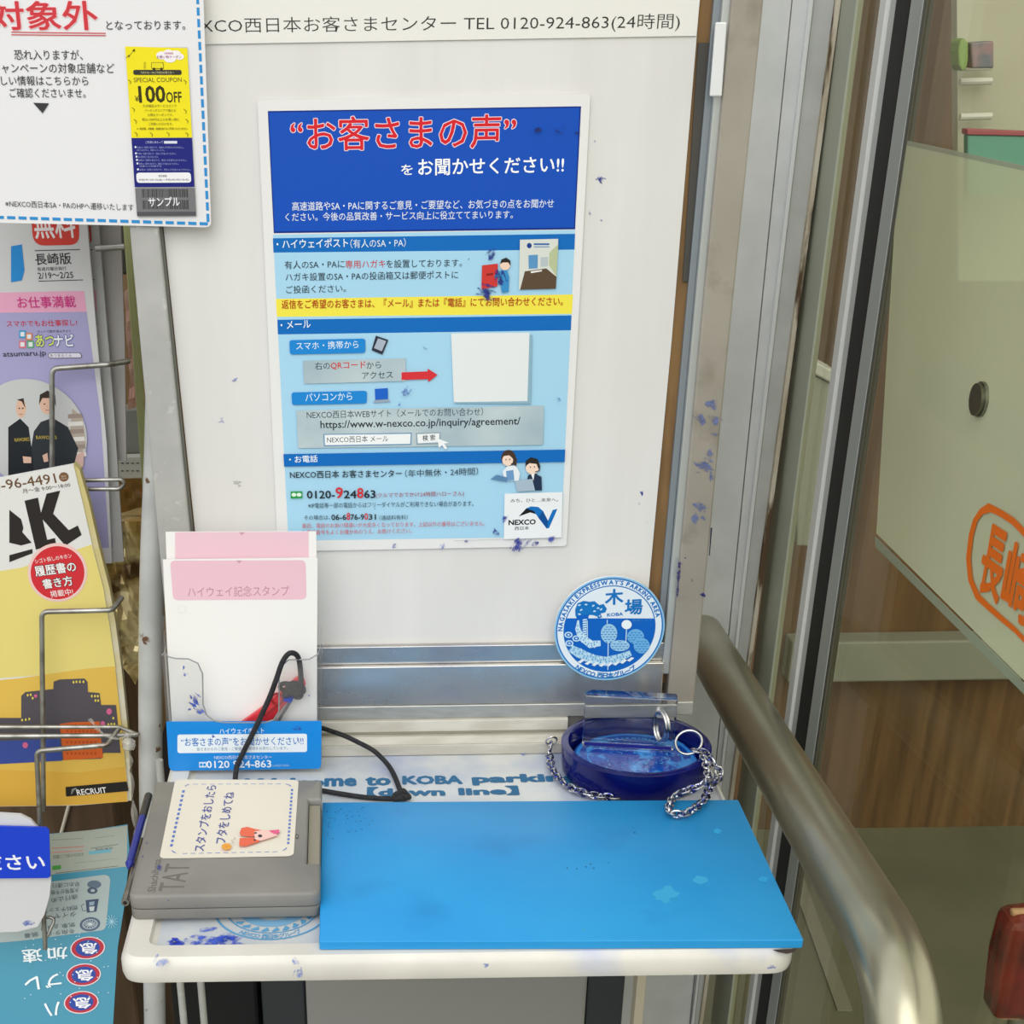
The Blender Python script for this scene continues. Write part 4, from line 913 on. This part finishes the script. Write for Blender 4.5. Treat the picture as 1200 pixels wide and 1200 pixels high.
# snacks and shelf edge behind the rack
bg_ = thing('candy_bag', 'crinkled gold bag of wrapped candy between the rack and the pole', 'bag')
def crinkle(pxs, y, depth, mat, parent, name, amp=.006, fq=45):
    bm = slab(pxs, y, depth, 0); bmesh.ops.triangulate(bm, faces=bm.faces[:]); bmesh.ops.subdivide_edges(bm, edges=bm.edges[:], cuts=11, use_grid_fill=True)
    for v in bm.verts: v.co += Vector((.5, 1, .5))*amp*mnoise.noise(v.co*fq)+Vector((0, amp*.5*mnoise.noise(v.co*fq*3), 0))
    return link(name, bm, mat, parent, False)
gold = mixmat('gold_cellophane', '#f4e2aa', '#cfae62', 30, .4, .6, .14, .45, c3='#6b5330', s3=25, lo3=.5, hi3=.6)
crinkle([(118, 615), (182, 608), (186, 730), (160, 800), (112, 740)], .20, .04, gold, bg_, 'wrapper')
sn = tag(crinkle([(134, 562), (182, 560), (184, 604), (134, 606)], .265, .04, mixmat('brown_pack', '#a8702c', '#8a6a34', 25, .4, .6, .3), None, 'snack_pack', .003), 'brown and amber snack pack above the gold candy bag', 'pack')
pkb = tag(crinkle([(146, 342), (168, 338), (178, 470), (152, 478)], .22, .03, mixmat('pink_cellophane', '#e0bcae', '#c4937f', 30, .4, .6, .2, .1, c3='#e6d6c8', s3=30, lo3=.58, hi3=.62), None, 'snack_pack', .004), 'pale pink snack pack hanging beside the grey board frame', 'pack')
tag(link('price_rail', slab([(143, 250), (151, 250), (176, 575), (167, 575)], .19, .01, .001), M('#b6bd84', .5)), 'narrow yellow green upright rail behind the board frame', 'rail')
tag(link('shelf_clip', slab([(139, 262), (156, 262), (158, 322), (141, 322)], .215, .02, .002), M('#4b4d46', .4)), 'dark grey shelf clip high behind the rack wires', 'clip')
shf = thing('shop_shelf', 'grey shop shelf with a white label strip behind the rack', 'shelf')
link('shelf_panel', slab([(120, 480), (185, 478), (186, 532), (120, 534)], .26, .02, .002), M('#8f938a', .45), shf)
lb_ = link('label_strip', slab([(120, 536), (185, 534), (187, 560), (120, 562)], .24, .01, .001), M('#d3d5cc', .5), shf)
D = Print(yplane(150, 548, .2398), None, lift=.0004)
for k in range(14): D.rect(136+(k % 7)*6, 542+(k//7)*9, 139+(k % 7)*6, 543.4+(k//7)*9, '#55584f')
D.build('label_print', lb_)
cb = thing('brown_cabinet', 'dark brown cabinet low behind the leaflet rack', 'cabinet')
link('body', box(-.75, at_y(160, 1160, .36).x, .36, .7, -.9, .02, .004), mixmat('dark_brown_wood', '#5b4531', '#47351f', 10, .4, .6, .5, 0, (5, 5, .5)), cb)
link('door_edge', tube([at_y(83, 935, .355), at_y(68, 990, .355)], .002, 8), M('#c9c2b0', .4), cb)

# ------------------------------------------------------------------ on the tray
# blue rubber mat
mt = [at_z(*p, .0105) for p in ((378, 940), (865, 937), (942, 1101.5), (374, 1103.5))]
matl = rpoly([Vector((p.x, p.y)) for p in mt], .0012, 3)
matm = mixmat('blue_rubber', '#1d92d6', '#2799d9', 9, .4, .65, .45, c3='#1784c6', s3=14, lo3=.6, hi3=.8)
rm = link('rubber_mat', stack([(inset(matl, .0004), .0045), (matl, .0049), (matl, .0100), (inset(matl, .0006), .0105)]), matm, None, True)
tag(rm, 'rectangular bright blue rubber stamping mat lying on the tray', 'mat')
D = Print(zplane(.0105), Z(500, 900, .4), lift=.0001)
def blotch(cx, cy, rx, ry, c, n=26):
    D.poly([(cx+rx*random.uniform(.72, 1.15)*math.cos(2*math.pi*k/n), cy+ry*random.uniform(.72, 1.15)*math.sin(2*math.pi*k/n)) for k in range(n)], c)
blotch(703, 372, 38, 24, '#3aa4d6'); blotch(802, 328, 22, 13, '#3aa4d6'); blotch(852, 186, 12, 8, '#309bd2'); blotch(985, 326, 14, 10, '#309bd2'); blotch(722, 386, 14, 7, '#2895cc', 14); blotch(458, 475, 9, 4, '#3aa4d6')
for x, y in ((412, 294), (440, 296), (466, 290), (490, 294), (532, 278), (608, 190), (480, 283)): D.smear(x, y, 6, '#1c5f9c', 3)
D.tf = Z(130, 880, 1/3)
for k in range(34): D.smear(random.gauss(840, 45), random.gauss(245, 25), 6, '#1a6aa8', 1, .2)
for k in range(8): D.smear(760+random.random()*14, random.uniform(210, 300), 6, '#1a6aa8', 1, 1.3)
D.build('mat_marks', rm)

# grey stamp-pad case
bx = thing('stamp_pad_case', 'grey plastic stamp pad case with a white sticker on its lid', 'stamp pad')
HB = .0225; ZB = .0044
q = [at_z(*p, HB) for p in ((150, 1050), (375, 1046), (377, 913), (183, 915))]
Bq = [Vector((p.x, p.y)) for p in q]
def lerp(a, b, t): return a+(b-a)*t
rt = lambda t: lerp(Bq[1], Bq[2], t)
W_ = (Bq[0]-Bq[1]).normalized()
pad_m = mixmat('grey_abs_plastic', '#86847e', '#7c7a75', 16, .4, .62, .5, c3='#77767e', s3=11, lo3=.62, hi3=.8, bump=.04)
base = rpoly(Bq, [.006, .006, .003, .003], 6)
link('base', stack([(inset(base, .0012), ZB), (inset(base, .0004), ZB+.001), (inset(base, .0004), .0120)]), pad_m, bx, True)
n0, n1 = .24, .81
lidp = [Bq[0], Bq[1], rt(n0), rt(n0)+W_*.009, rt(n1)+W_*.009, rt(n1), Bq[2], Bq[3]]
lid = rpoly(lidp, [.007, .007, 0, 0, 0, 0, .003, .003], 6)
link('lid', stack([(inset(lid, .0003), .0127), (lid, .0132), (lid, HB-.0022), (inset(lid, .0006), HB-.0008), (inset(lid, .0020), HB)]), pad_m, bx, True)
la = [rt(n0+.015)+W_*.0085, rt(n0+.015)+W_*.001, rt(n1-.015)+W_*.001, rt(n1-.015)+W_*.0085]
link('latch', stack([(la, .0121), (la, .0180)]), M('#8f8a7a', .6), bx)
zp = zplane(HB)
D = Print(zp, Z(150, 900, .2), lift=.0001, rough=.55)
emb = '#6f6d68'
D.text('Shachihata', (160, 725), (195, 535), emb, 45, .01); D.build('embossed_maker_name', bx); D = Print(zp, Z(150, 900, .2), lift=.0001, rough=.55)
D.text('TAT', (322, 722), (366, 562), '#6f6d68', 140, .0, None); 
D.build('embossed_lettering', bx); D = Print(zp, Z(150, 900, .2), lift=.0003, rough=.55)
D.smear(85, 520, 14, '#6b6d90', 5); D.smear(110, 440, 16, '#6b6d90', 5); D.smear(180, 585, 30, '#55589a', 8, 1.3); D.smear(235, 778, 12, '#55589a', 4, .1); D.ell(990, 403, 12, 14, '#5f5d58', 12); D.ell(990, 403, 6, 7, '#8b8983', 10)
D.build('screw_mark', bx)
lidst = Print(zp, Z(150, 900, .2), lift=.0004, rough=.35)
lidst.rr([(277, 70), (1000, 72), (970, 520), (183, 534)], .005, '#e2dccd')
br_ = '#5b78c4'
lidst.dash((372, 98), (905, 96), 11, 6, br_, .6); lidst.dash((310, 505), (885, 494), 12, 6, br_, .6); lidst.dash((328, 128), (252, 470), 13, 15, br_, .55); lidst.dash((962, 122), (938, 455), 15, 13, br_, .55)
for p in (([(335, 112), (345, 104), (358, 100)]), ([(925, 98), (945, 104), (955, 112)]), ([(258, 488), (268, 497), (282, 502)]), ([(905, 488), (920, 482), (930, 472)])): lidst.line(p, 6, br_)
lidst.text('スタンプをおしたら', (446, 492), (520, 106), '#3d4a9a', 62, .008); lidst.text('フタをしめてね', (572, 446), (626, 146), '#3d4a9a', 62, .008)
lidst.build('lid_sticker', bx)
dg = Print(zp, Z(150, 900, .2), lift=.0018, rough=.4)     # simple puppy face lying on its side
dg.poly([(665, 365), (700, 358), (750, 372), (785, 378), (770, 412), (720, 416), (662, 410), (655, 395)], '#e5694a'); dg.poly([(655, 425), (720, 420), (770, 428), (772, 445), (730, 458), (690, 472), (652, 470)], '#e5694a')
dg.poly([(740, 385), (790, 378), (830, 376), (850, 385), (880, 410), (830, 424), (780, 440), (745, 432)], '#f0c7bd'); dg.poly([(825, 380), (885, 374), (890, 394), (858, 402), (840, 392)], '#e2608c'); dg.line([(780, 440), (840, 424), (878, 404)], 3, '#d98a8a')
dg.ell(748, 394, 7, 6, '#3a2f38', 10); dg.ell(744, 436, 7, 6, '#3a2f38', 10); dg.ell(775, 412, 13, 9, '#3a3440', 12)
for k in range(7): a = R(k*51); dg.ell(578+16*math.cos(a), 474+11*math.sin(a), 14, 9, '#e8a23a', 10)
dg.line([(595, 455), (620, 455), (608, 438), (628, 430), (625, 418)], 3, '#8a7048')
dg.build('puppy_drawing', bx)

# acrylic card holder
XH0, XH1 = at_y(199, 900, -.058).x, at_y(376.5, 900, -.058).x
YF, YK = -.058, -.033
ho = thing('card_holder', 'clear acrylic card holder with a bright blue label on the tray', 'holder')
acr = sheetglass('clear_acrylic', (.975, .98, .98, 1), .9, '#e8eaec', .025, .04)
Fp = yplane(285, 830, YF)
C8 = Z(170, 600, .2751)
fpx = [(112, 1110), (90, 890), (72, 610), (82, 600), (100, 617), (130, 624), (185, 626), (225, 645), (245, 690), (247, 820), (262, 865), (295, 890), (340, 897), (510, 897), (548, 885), (570, 850), (571, 700), (582, 655), (612, 630), (700, 627), (738, 605), (752, 560), (756, 600), (752, 890), (748, 1108)]
bm = Fp.sheet([Fp.uv(*C8(*p)) for p in fpx], .0018)
for v in bm.verts: v.co.z = max(v.co.z, .0046)
link('front_panel', bm, acr, ho)
rim = [at_y(*C8(*p), YF-.0003) for p in fpx[2:-2]]
link('panel_edge', tube(rim, .00055, 6), M('#8f9294', .2), ho)
zt0, zt1 = at_y(189, 765, YF).z, at_y(372, 735, YK).z
for nm, x in (('side_panel', Fp.w(Fp.uv(*C8(74, 640))).x), ('side_panel', Fp.w(Fp.uv(*C8(754, 640))).x-.0016)):
    xb = XH0 if x < -.1 else XH1-.0016
    bm = bmesh.new(); prof = [(YF+.0018, .0046), (YK, .0046), (YK, zt1), (YF+.0018, zt0)]
    f = [Vector((xb if z < .01 else x, y, z)) for y, z in prof]
    prism_into(bm, f, [p+Vector((.0016, 0, 0)) for p in f]); link(nm, bm, acr, ho)
link('back_panel', box(XH0, XH1, YK, YK+.0018, .0046, zt1+.01, 0), acr, ho)
link('bottom_panel', box(XH0, XH1, YF+.002, YK-.0002, .0045, .0062, 0), acr, ho)
lp = yplane(285, 870, YF-.0004)
bm = lp.sheet(rpoly([lp.uv(*C8(*p)) for p in ((90, 893), (752, 890), (750, 1100), (102, 1106))], [.001, .001, .006, .006]), .0003)
for v in bm.verts: v.co.z = max(v.co.z, .0048)
la_o = link('label', bm, M('#1288dc', .3), ho)
D = Print(lp, C8, lift=.0001, rough=.3)
D.text('ハイウェイポスト', (318, 945), (508, 941), '#e6f0fa', 24, .008); D.rr([(138, 948), (690, 944), (690, 1022), (138, 1027)], .002, '#e6edf2')
D.text('“お客さまの声”をお聞かせください!!', (155, 998), (675, 992), '#1a6ec0', 36, .01); D.text('皆さまからのご意見・ご要望・ご感想をお待ちしています。', (222, 1017), (608, 1012), '#5a7f9f', 14)
D.text('NEXCO西日本お客さまセンター', (295, 1053), (540, 1051), '#e6f0fa', 16); D.text('0120 924-863', (263, 1090), (538, 1087), '#f2f6fa', 30, .015); D.rect(230, 1064, 262, 1088, '#c9e0f2'); D.ell(239, 1076, 6, 6, '#1288dc', 10); D.ell(253, 1076, 6, 6, '#1288dc', 10); D.text('(24時間年中無休)', (543, 1087), (615, 1085), '#a9cff0', 12)
D.build('label_print', la_o)
D = Print(Fp, C8, lift=.0006)
for x, y, sz, n, a in ((215, 800, 40, 6, 1.1), (235, 850, 40, 6, .6), (170, 690, 20, 3, 1.2), (165, 660, 14, 3, 1.2), (700, 780, 14, 3, -.6), (610, 800, 40, 5, .2), (190, 840, 16, 3, 0), (650, 920, 30, 6, .5), (290, 955, 14, 3, -.9), (652, 965, 14, 4, 1.4)): D.smear(x, y, sz, '#3b56b8', n, a, .9)
D.rect(182, 776, 226, 858, '#cfcdc6'); D.smear(205, 820, 26, '#3b56b8', 6, .5)
D.build('ink_marks', ho)
# postcards
pcm = M('#efede9', .5)
def card(y, tilt, pts, pink, lab, txt=None):
    t = thing('postcard', lab, 'postcard', group=None)
    P = yplane(285, 760, y, tilt)
    paper_poly(P, pts, .0012, pcm, t, 'card')
    D = Print(P, C8, rough=.5); D.rr(pink, .004, '#eac0cc') if txt else D.poly(pink, '#eac3cf')
    if txt: D.text(txt, (183, 362), (615, 357), '#c28a9c', 44, .004, None); 
    if txt:
        D.ell(158, 415, 18, 18, '#e6e3df', 20); D.ell(158, 415, 15, 15, '#efede9', 20)
    D.poly([(400, 86), (425, 86), (412, 100)] if not txt else [(388, 206), (414, 206), (401, 219)], '#cf9aac')
    D.build('card_print', t)
    return t
card(-.0385, 2, [(194, 623.5), (370.5, 623), (371, 660), (371.5, 760), (372, 888), (205, 888), (199, 760)], [(128, 86), (697, 84), (697, 192), (128, 200)], 'taller rear postcard with a plain pink top in the clear holder')
card(-.0445, 1.5, [(190.8, 656), (372, 654.5), (371.5, 760), (371, 888), (204, 888), (196, 760)], [(106, 207), (684, 205), (688, 372), (120, 376)], 'front postcard with stamp title on its pink band in the holder', 'ハイウェイ記念スタンプ')
# red pen
pn = thing('red_pen', 'flat red pen tied with black cord inside the clear card holder', 'pen')
Pp = yplane(330, 810, -.0520)
bm = Pp.sheet([Pp.uv(*C8(*p)) for p in ((380, 920), (500, 835), (640, 712), (668, 700), (686, 738), (660, 765), (590, 830), (520, 920))], .0055); bmesh.ops.recalc_face_normals(bm, faces=bm.faces); bevel_all(bm, .0012)
link('barrel', bm, M('#d3313a', .3), pn, True)
c = Pp.w(Pp.uv(*C8(562, 795)), .0003); link('hole_rim', tube(ringpath(c, Pp.U, Pp.V, .0042, .0042), .0009, 8, closed=True), M('#a8202a', .35), pn, True)
link('groove', Pp.sheet([Pp.uv(*C8(*p)) for p in ((500, 868), (655, 745), (662, 752), (515, 872))], -.0003), M('#a8202a', .4), pn)
link('refill', tube([Pp.w(Pp.uv(*C8(560, 905)), -.001), Pp.w(Pp.uv(*C8(622, 800)), .0006)], .0012, 10), M('#6d6f74', .35, .6), pn, True)
# black cord
cdm = mixmat('black_cord', '#17171a', '#26262b', 300, .4, .6, .75, bump=.4)
co = thing('pen_lanyard', 'black braided cord looping from the red pen over the holder to the tray', 'cord')
pts = [at_y(*C8(x, y), yy) for x, y, yy in ((640, 780, -.0535), (662, 735, -.0540), (661, 665, -.0542), (648, 612, -.0580), (615, 602, -.0612), (585, 640, -.062), (560, 710, -.0625), (530, 790, -.0625), (475, 910, -.062), (420, 1020, -.062), (394, 1075, -.0630), (387, 1108, -.0665), (384, 1140, -.0700))]
link('loop', tube(smoothpath(pts), .0020, 10), cdm, co, True)
bm = bmesh.new()
for k, (x, y) in enumerate(((600, 745), (620, 760), (645, 770), (630, 745), (612, 775), (655, 750))):
    c = at_y(*C8(x, y), -.0537); a = k*1.1
    tube(ringpath(c, (math.cos(a), -.1, math.sin(a)), (-math.sin(a), -.06, math.cos(a)), .0045, .0030, 14), .0017, 8, bm, True)
link('knot', bm, cdm, co, True)
cd2 = thing('pen_lanyard', 'black cord knotted at the mat edge, coming from behind the card holder', 'cord')
C2 = Z(360, 740, .28333)
pts = [at_y(*C2(20, 386), -.0262), at_y(*C2(50, 396), -.0268), at_y(*C2(84, 407), -.031)]+[at_z(*C2(x, y), z) for x, y, z in ( (150, 430, .024), (210, 458, .019), (270, 490, .013), (310, 525, .008), (340, 560, .005), (362, 600, .0035), (378, 640, .003), (388, 672, .0035), (370, 690, .003), (330, 692, .003), (260, 688, .003), (200, 681, .003), (130, 670, .003), (60, 658, .003))]
link('strand', tube(smoothpath(pts), .0019, 10), cdm, cd2, True)
bm = bmesh.new()
for k, (x, y) in enumerate(((380, 678), (392, 672), (404, 676), (388, 690), (372, 690))):
    c = at_z(*C2(x, y), .0050); a = k*1.2
    tube(ringpath(c, (math.cos(a), math.sin(a), .25), (-math.sin(a), math.cos(a), .3), .0040, .0026, 14), .0017, 8, bm, True)
link('knot', bm, cdm, cd2, True)
# metal tube and blue pen left of the pad
tbp = thing('metal_tube', 'thin grey metal tube sticking out left of the stamp pad case', 'tube')
a_, b_ = at_z(168, 985, .006), at_z(146.5, 1058, .0045)
bm = tube([a_, b_], .0026, 14); link('barrel', bm, wire, tbp, True)
dv = (b_-a_).normalized(); link('bore', tube([b_, b_+dv*.0003], .0013, 12), M('#151515', .8), tbp)
bp_ = thing('blue_pen', 'dark blue pen between the rack pole and the stamp pad case', 'pen')
a_, b_ = at_z(167, 958, .014), at_z(152, 1012, .011)
link('barrel', tube([a_, b_], .0026, 12), M('#2a3690', .35), bp_, True); dv = (b_-a_).normalized(); link('cap', tube([a_-dv*.03, a_], .0028, 12), M('#3a3a38', .4), bp_, True); link('tip', tube([b_, b_+dv*.006], lambda t: .0024*(1-t)+.0006, 12), M('#2a3690', .35), bp_, True)

# ------------------------------------------------------------------ stamp, dish and chain
RIMZ = .0245
cc = at_z(746.5, 868.5, RIMZ); cc.y -= .002; cc.x -= .001; RD = .0555
ds = thing('stamp_dish', 'round ink stained dark blue glass dish at the back of the tray', 'dish')
navy = mixmat('ink_stained_glass', '#070b50', '#0c1668', 22, .42, .62, .12, c3='#2a3fa6', s3=26, lo3=.62, hi3=.75, spec=.35)
cz = .0013
link('wall', lathe([(RD*.93, cz), (RD*.975, cz+.002), (RD*.99, .010), (RD, RIMZ-.001), (RD-.0012, RIMZ), (RD-.0052, RIMZ), (RD-.0065, RIMZ-.0015), (RD-.0075, .006)], (cc.x, cc.y, 0), 96), navy, ds, True)
blueg = mixmat('inked_acrylic', '#0d4fb4', '#0a3494', 30, .4, .6, .12, c3='#3a90dc', s3=40, lo3=.55, hi3=.62, spec=.4)
sp = thing('rubber_stamp', 'clear acrylic block stamp standing in the blue dish', 'stamp')
RSD = RD-.0095
link('stamp_plate', lathe([(RSD, .0062), (RSD, .0118), (RSD-.0006, .0124)], (cc.x, cc.y, 0), 72), blueg, sp, True)
D = Print(zplane(.0124), None, lift=.0001, rough=.2); cu = Vector((cc.x, cc.y)); D.disc(cu, RSD*.96, '#2f86d8', 60, RSD*.9); D.disc(cu, RSD*.78, '#2f86d8', 60, RSD*.75)
for k in range(150):
    a, r_ = random.uniform(0, 6.283), RSD*.72*math.sqrt(random.random()); c_ = cu+Vector((math.cos(a), math.sin(a)))*r_; t_ = random.uniform(0, 3.14); l_ = .0022
    D.uvpoly([c_+Vector((math.cos(t_), math.sin(t_)))*l_, c_+Vector((-math.sin(t_), math.cos(t_)))*l_*.4, c_-Vector((math.cos(t_), math.sin(t_)))*l_*.8], random.choice(('#3f9ae0', '#2f86d8', '#0c2f80', '#5ab0ea')))
D.arc("NAGASAKI EXPRESSWAY'S PARKING AREA", cu, RSD*.80, 0, 168, RSD*.1, '#5ab0ea', .02, True); D.build('stamp_face', sp)
# handle block
HZ = .0128
f0, f1 = at_z(682, 874.5, HZ), at_z(789, 880.5, HZ)
dx = (f1-f0); dx.z = 0; L_ = dx.length; ex = dx.normalized(); ey = Vector((-ex.y, ex.x, 0)); TH, HH = .012, .0425
clear = solidglass('clear_acrylic_block', (.97, .985, 1, 1))
bm = bmesh.new()
F = [f0, f0+ex*L_, f0+ex*L_+Vector((0, 0, HH)), f0+Vector((0, 0, HH))]
prism_into(bm, F, [p+ey*TH for p in F]); bmesh.ops.recalc_face_normals(bm, faces=bm.faces); bevel_all(bm, .0012, 2)
link('handle_block', bm, clear, sp, False)
link('ink_line', box(0, 1, 0, 1, 0, 1, 0), M('#101a80', .3), sp)
il = bpy.data.objects['ink_line']; me = il.data
for v in me.vertices: v.co = f0+ex*(.0015+v.co.x*(L_-.003))+ey*(-.0004+v.co.y*.0003)+Vector((0, 0, .001+v.co.z*.0028))
hole = f0+ex*(L_*.815)+Vector((0, 0, HH*.70))
link('drill_hole', tube([hole-ey*.0002, hole+ey*(TH+.0002)], .0028, 16), sheetglass('bored_acrylic', (.8, .82, .84, 1), 1.5, '#d6dade', .45, .2), sp, True)
# chain
ch = thing('steel_chain', 'steel chain with split rings from the stamp block over the mat', 'chain')
C3 = Z(630, 780, .2)
cen = hole-ey*.0045+ex*.001+Vector((0, 0, -.0075))
link('split_ring', tube(ringpath(cen, (ey*-.55+ex*.35).normalized(), (0, 0, 1), .0080, .0115, 28), .0013, 10, closed=True), chrome, ch, True)
link('split_ring', tube(ringpath(cen+ex*.0022, (ey*-.55+ex*.35).normalized(), (0, 0, 1), .0080, .0115, 28), .0011, 10, closed=True), chrome, ch, True)
kc = at_z(*C3(885, 450), .034)
link('key_ring', tube(ringpath(kc, (1, -.1, .1), (0, .30, .95), .0095, .0088, 28), .0010, 10, closed=True), chrome, ch, True)
lk = None
def chain(pts):
    global lk
    P_ = smoothpath(pts, 40); L = 0; step = .0048; nxt = 0; prev = P_[0]; i = 0
    for p, qn in zip(P_, P_[1:]):
        L += (qn-p).length
        if L < nxt: continue
        nxt += step; t = (qn-p).normalized(); s_ = t.orthogonal().normalized(); b_ = t.cross(s_)
        a = R(45 if i % 2 else 135)+.2*math.sin(i*1.9); w_ = s_*math.cos(a)+b_*math.sin(a); i += 1
        mtx = Matrix((t, w_, t.cross(w_))).transposed().to_4x4(); mtx.translation = p
        if lk is None:
            lk = link('chain_link', tube(ringpath((0, 0, 0), (1, 0, 0), (0, 1, 0), .0040, .0026, 16), .00085, 8, closed=True), mixmat('inky_chrome', '#cfcfd0', '#8f90a0', 400, .45, .55, .2, 1, c3='#3a4490', s3=300, lo3=.55, hi3=.6), ch, True); o = lk
        else:
            o = lk.copy(); COL.objects.link(o); o.parent = ch
        o.matrix_local = mtx
chain([at_z(*C3(x, y), z) for x, y, z in ((935, 500, .030), (985, 515, .029), (1020, 560, .026), (1060, 610, .021), (1058, 660, .016), (1010, 715, .0142), (985, 770, .0142), (940, 820, .0146), (880, 860, .0146), (810, 870, .0146), (770, 845, .0146), (790, 780, .0146), (850, 740, .0165), (915, 720, .0190), (975, 690, .022), (1000, 640, .026), (985, 570, .029), (965, 520, .030))])
chain([at_z(*C3(x, y), z) for x, y, z in ((76, 470, .012), (70, 520, .007), (86, 605, .0052), (136, 672, .0052), (200, 718, .0052), (285, 750, .0052), (370, 765, .0052), (455, 772, .0052))])
c = at_z(*C3(80, 440), .014); link('split_ring', tube(ringpath(c, (1, 0, .2), (-.1, -.5, .8), .0042, .0050, 22), .0008, 8, closed=True), chrome, ch, True)

# ------------------------------------------------------------------ below the tray
gc = thing('grey_storage_cabinet', 'plain grey metal cabinet with dark sides standing under the tray', 'cabinet')
gx0, gx1 = at_y(358, 1160, .045).x, at_y(688, 1160, .045).x
link('door_panel', box(gx0, gx1, .045, .06, -.9, -.05, .003), M('#8d8c89', .45, .1), gc)
dkm = M('#34373c', .45, .2)
for a, b in ((at_y(306, 1160, .05).x, gx0-.001), (gx1+.001, gx1+.035)): link('side_post', box(a, b, .05, .30, -.9, -.05, .002), dkm, gc)
link('back_panel', box(at_y(306, 1160, .05).x, gx1+.035, .30, .31, -.9, -.05, .001), dkm, gc)
link('top_panel', box(at_y(306, 1160, .05).x, gx1+.035, .061, .30, -.062, -.05, .001), dkm, gc)
bk2 = thing('gap_shadow_box', 'added black box standing in for shadow in the gap left of the grey cabinet', 'box')  # box added to darken the shadowed gap beneath the tray
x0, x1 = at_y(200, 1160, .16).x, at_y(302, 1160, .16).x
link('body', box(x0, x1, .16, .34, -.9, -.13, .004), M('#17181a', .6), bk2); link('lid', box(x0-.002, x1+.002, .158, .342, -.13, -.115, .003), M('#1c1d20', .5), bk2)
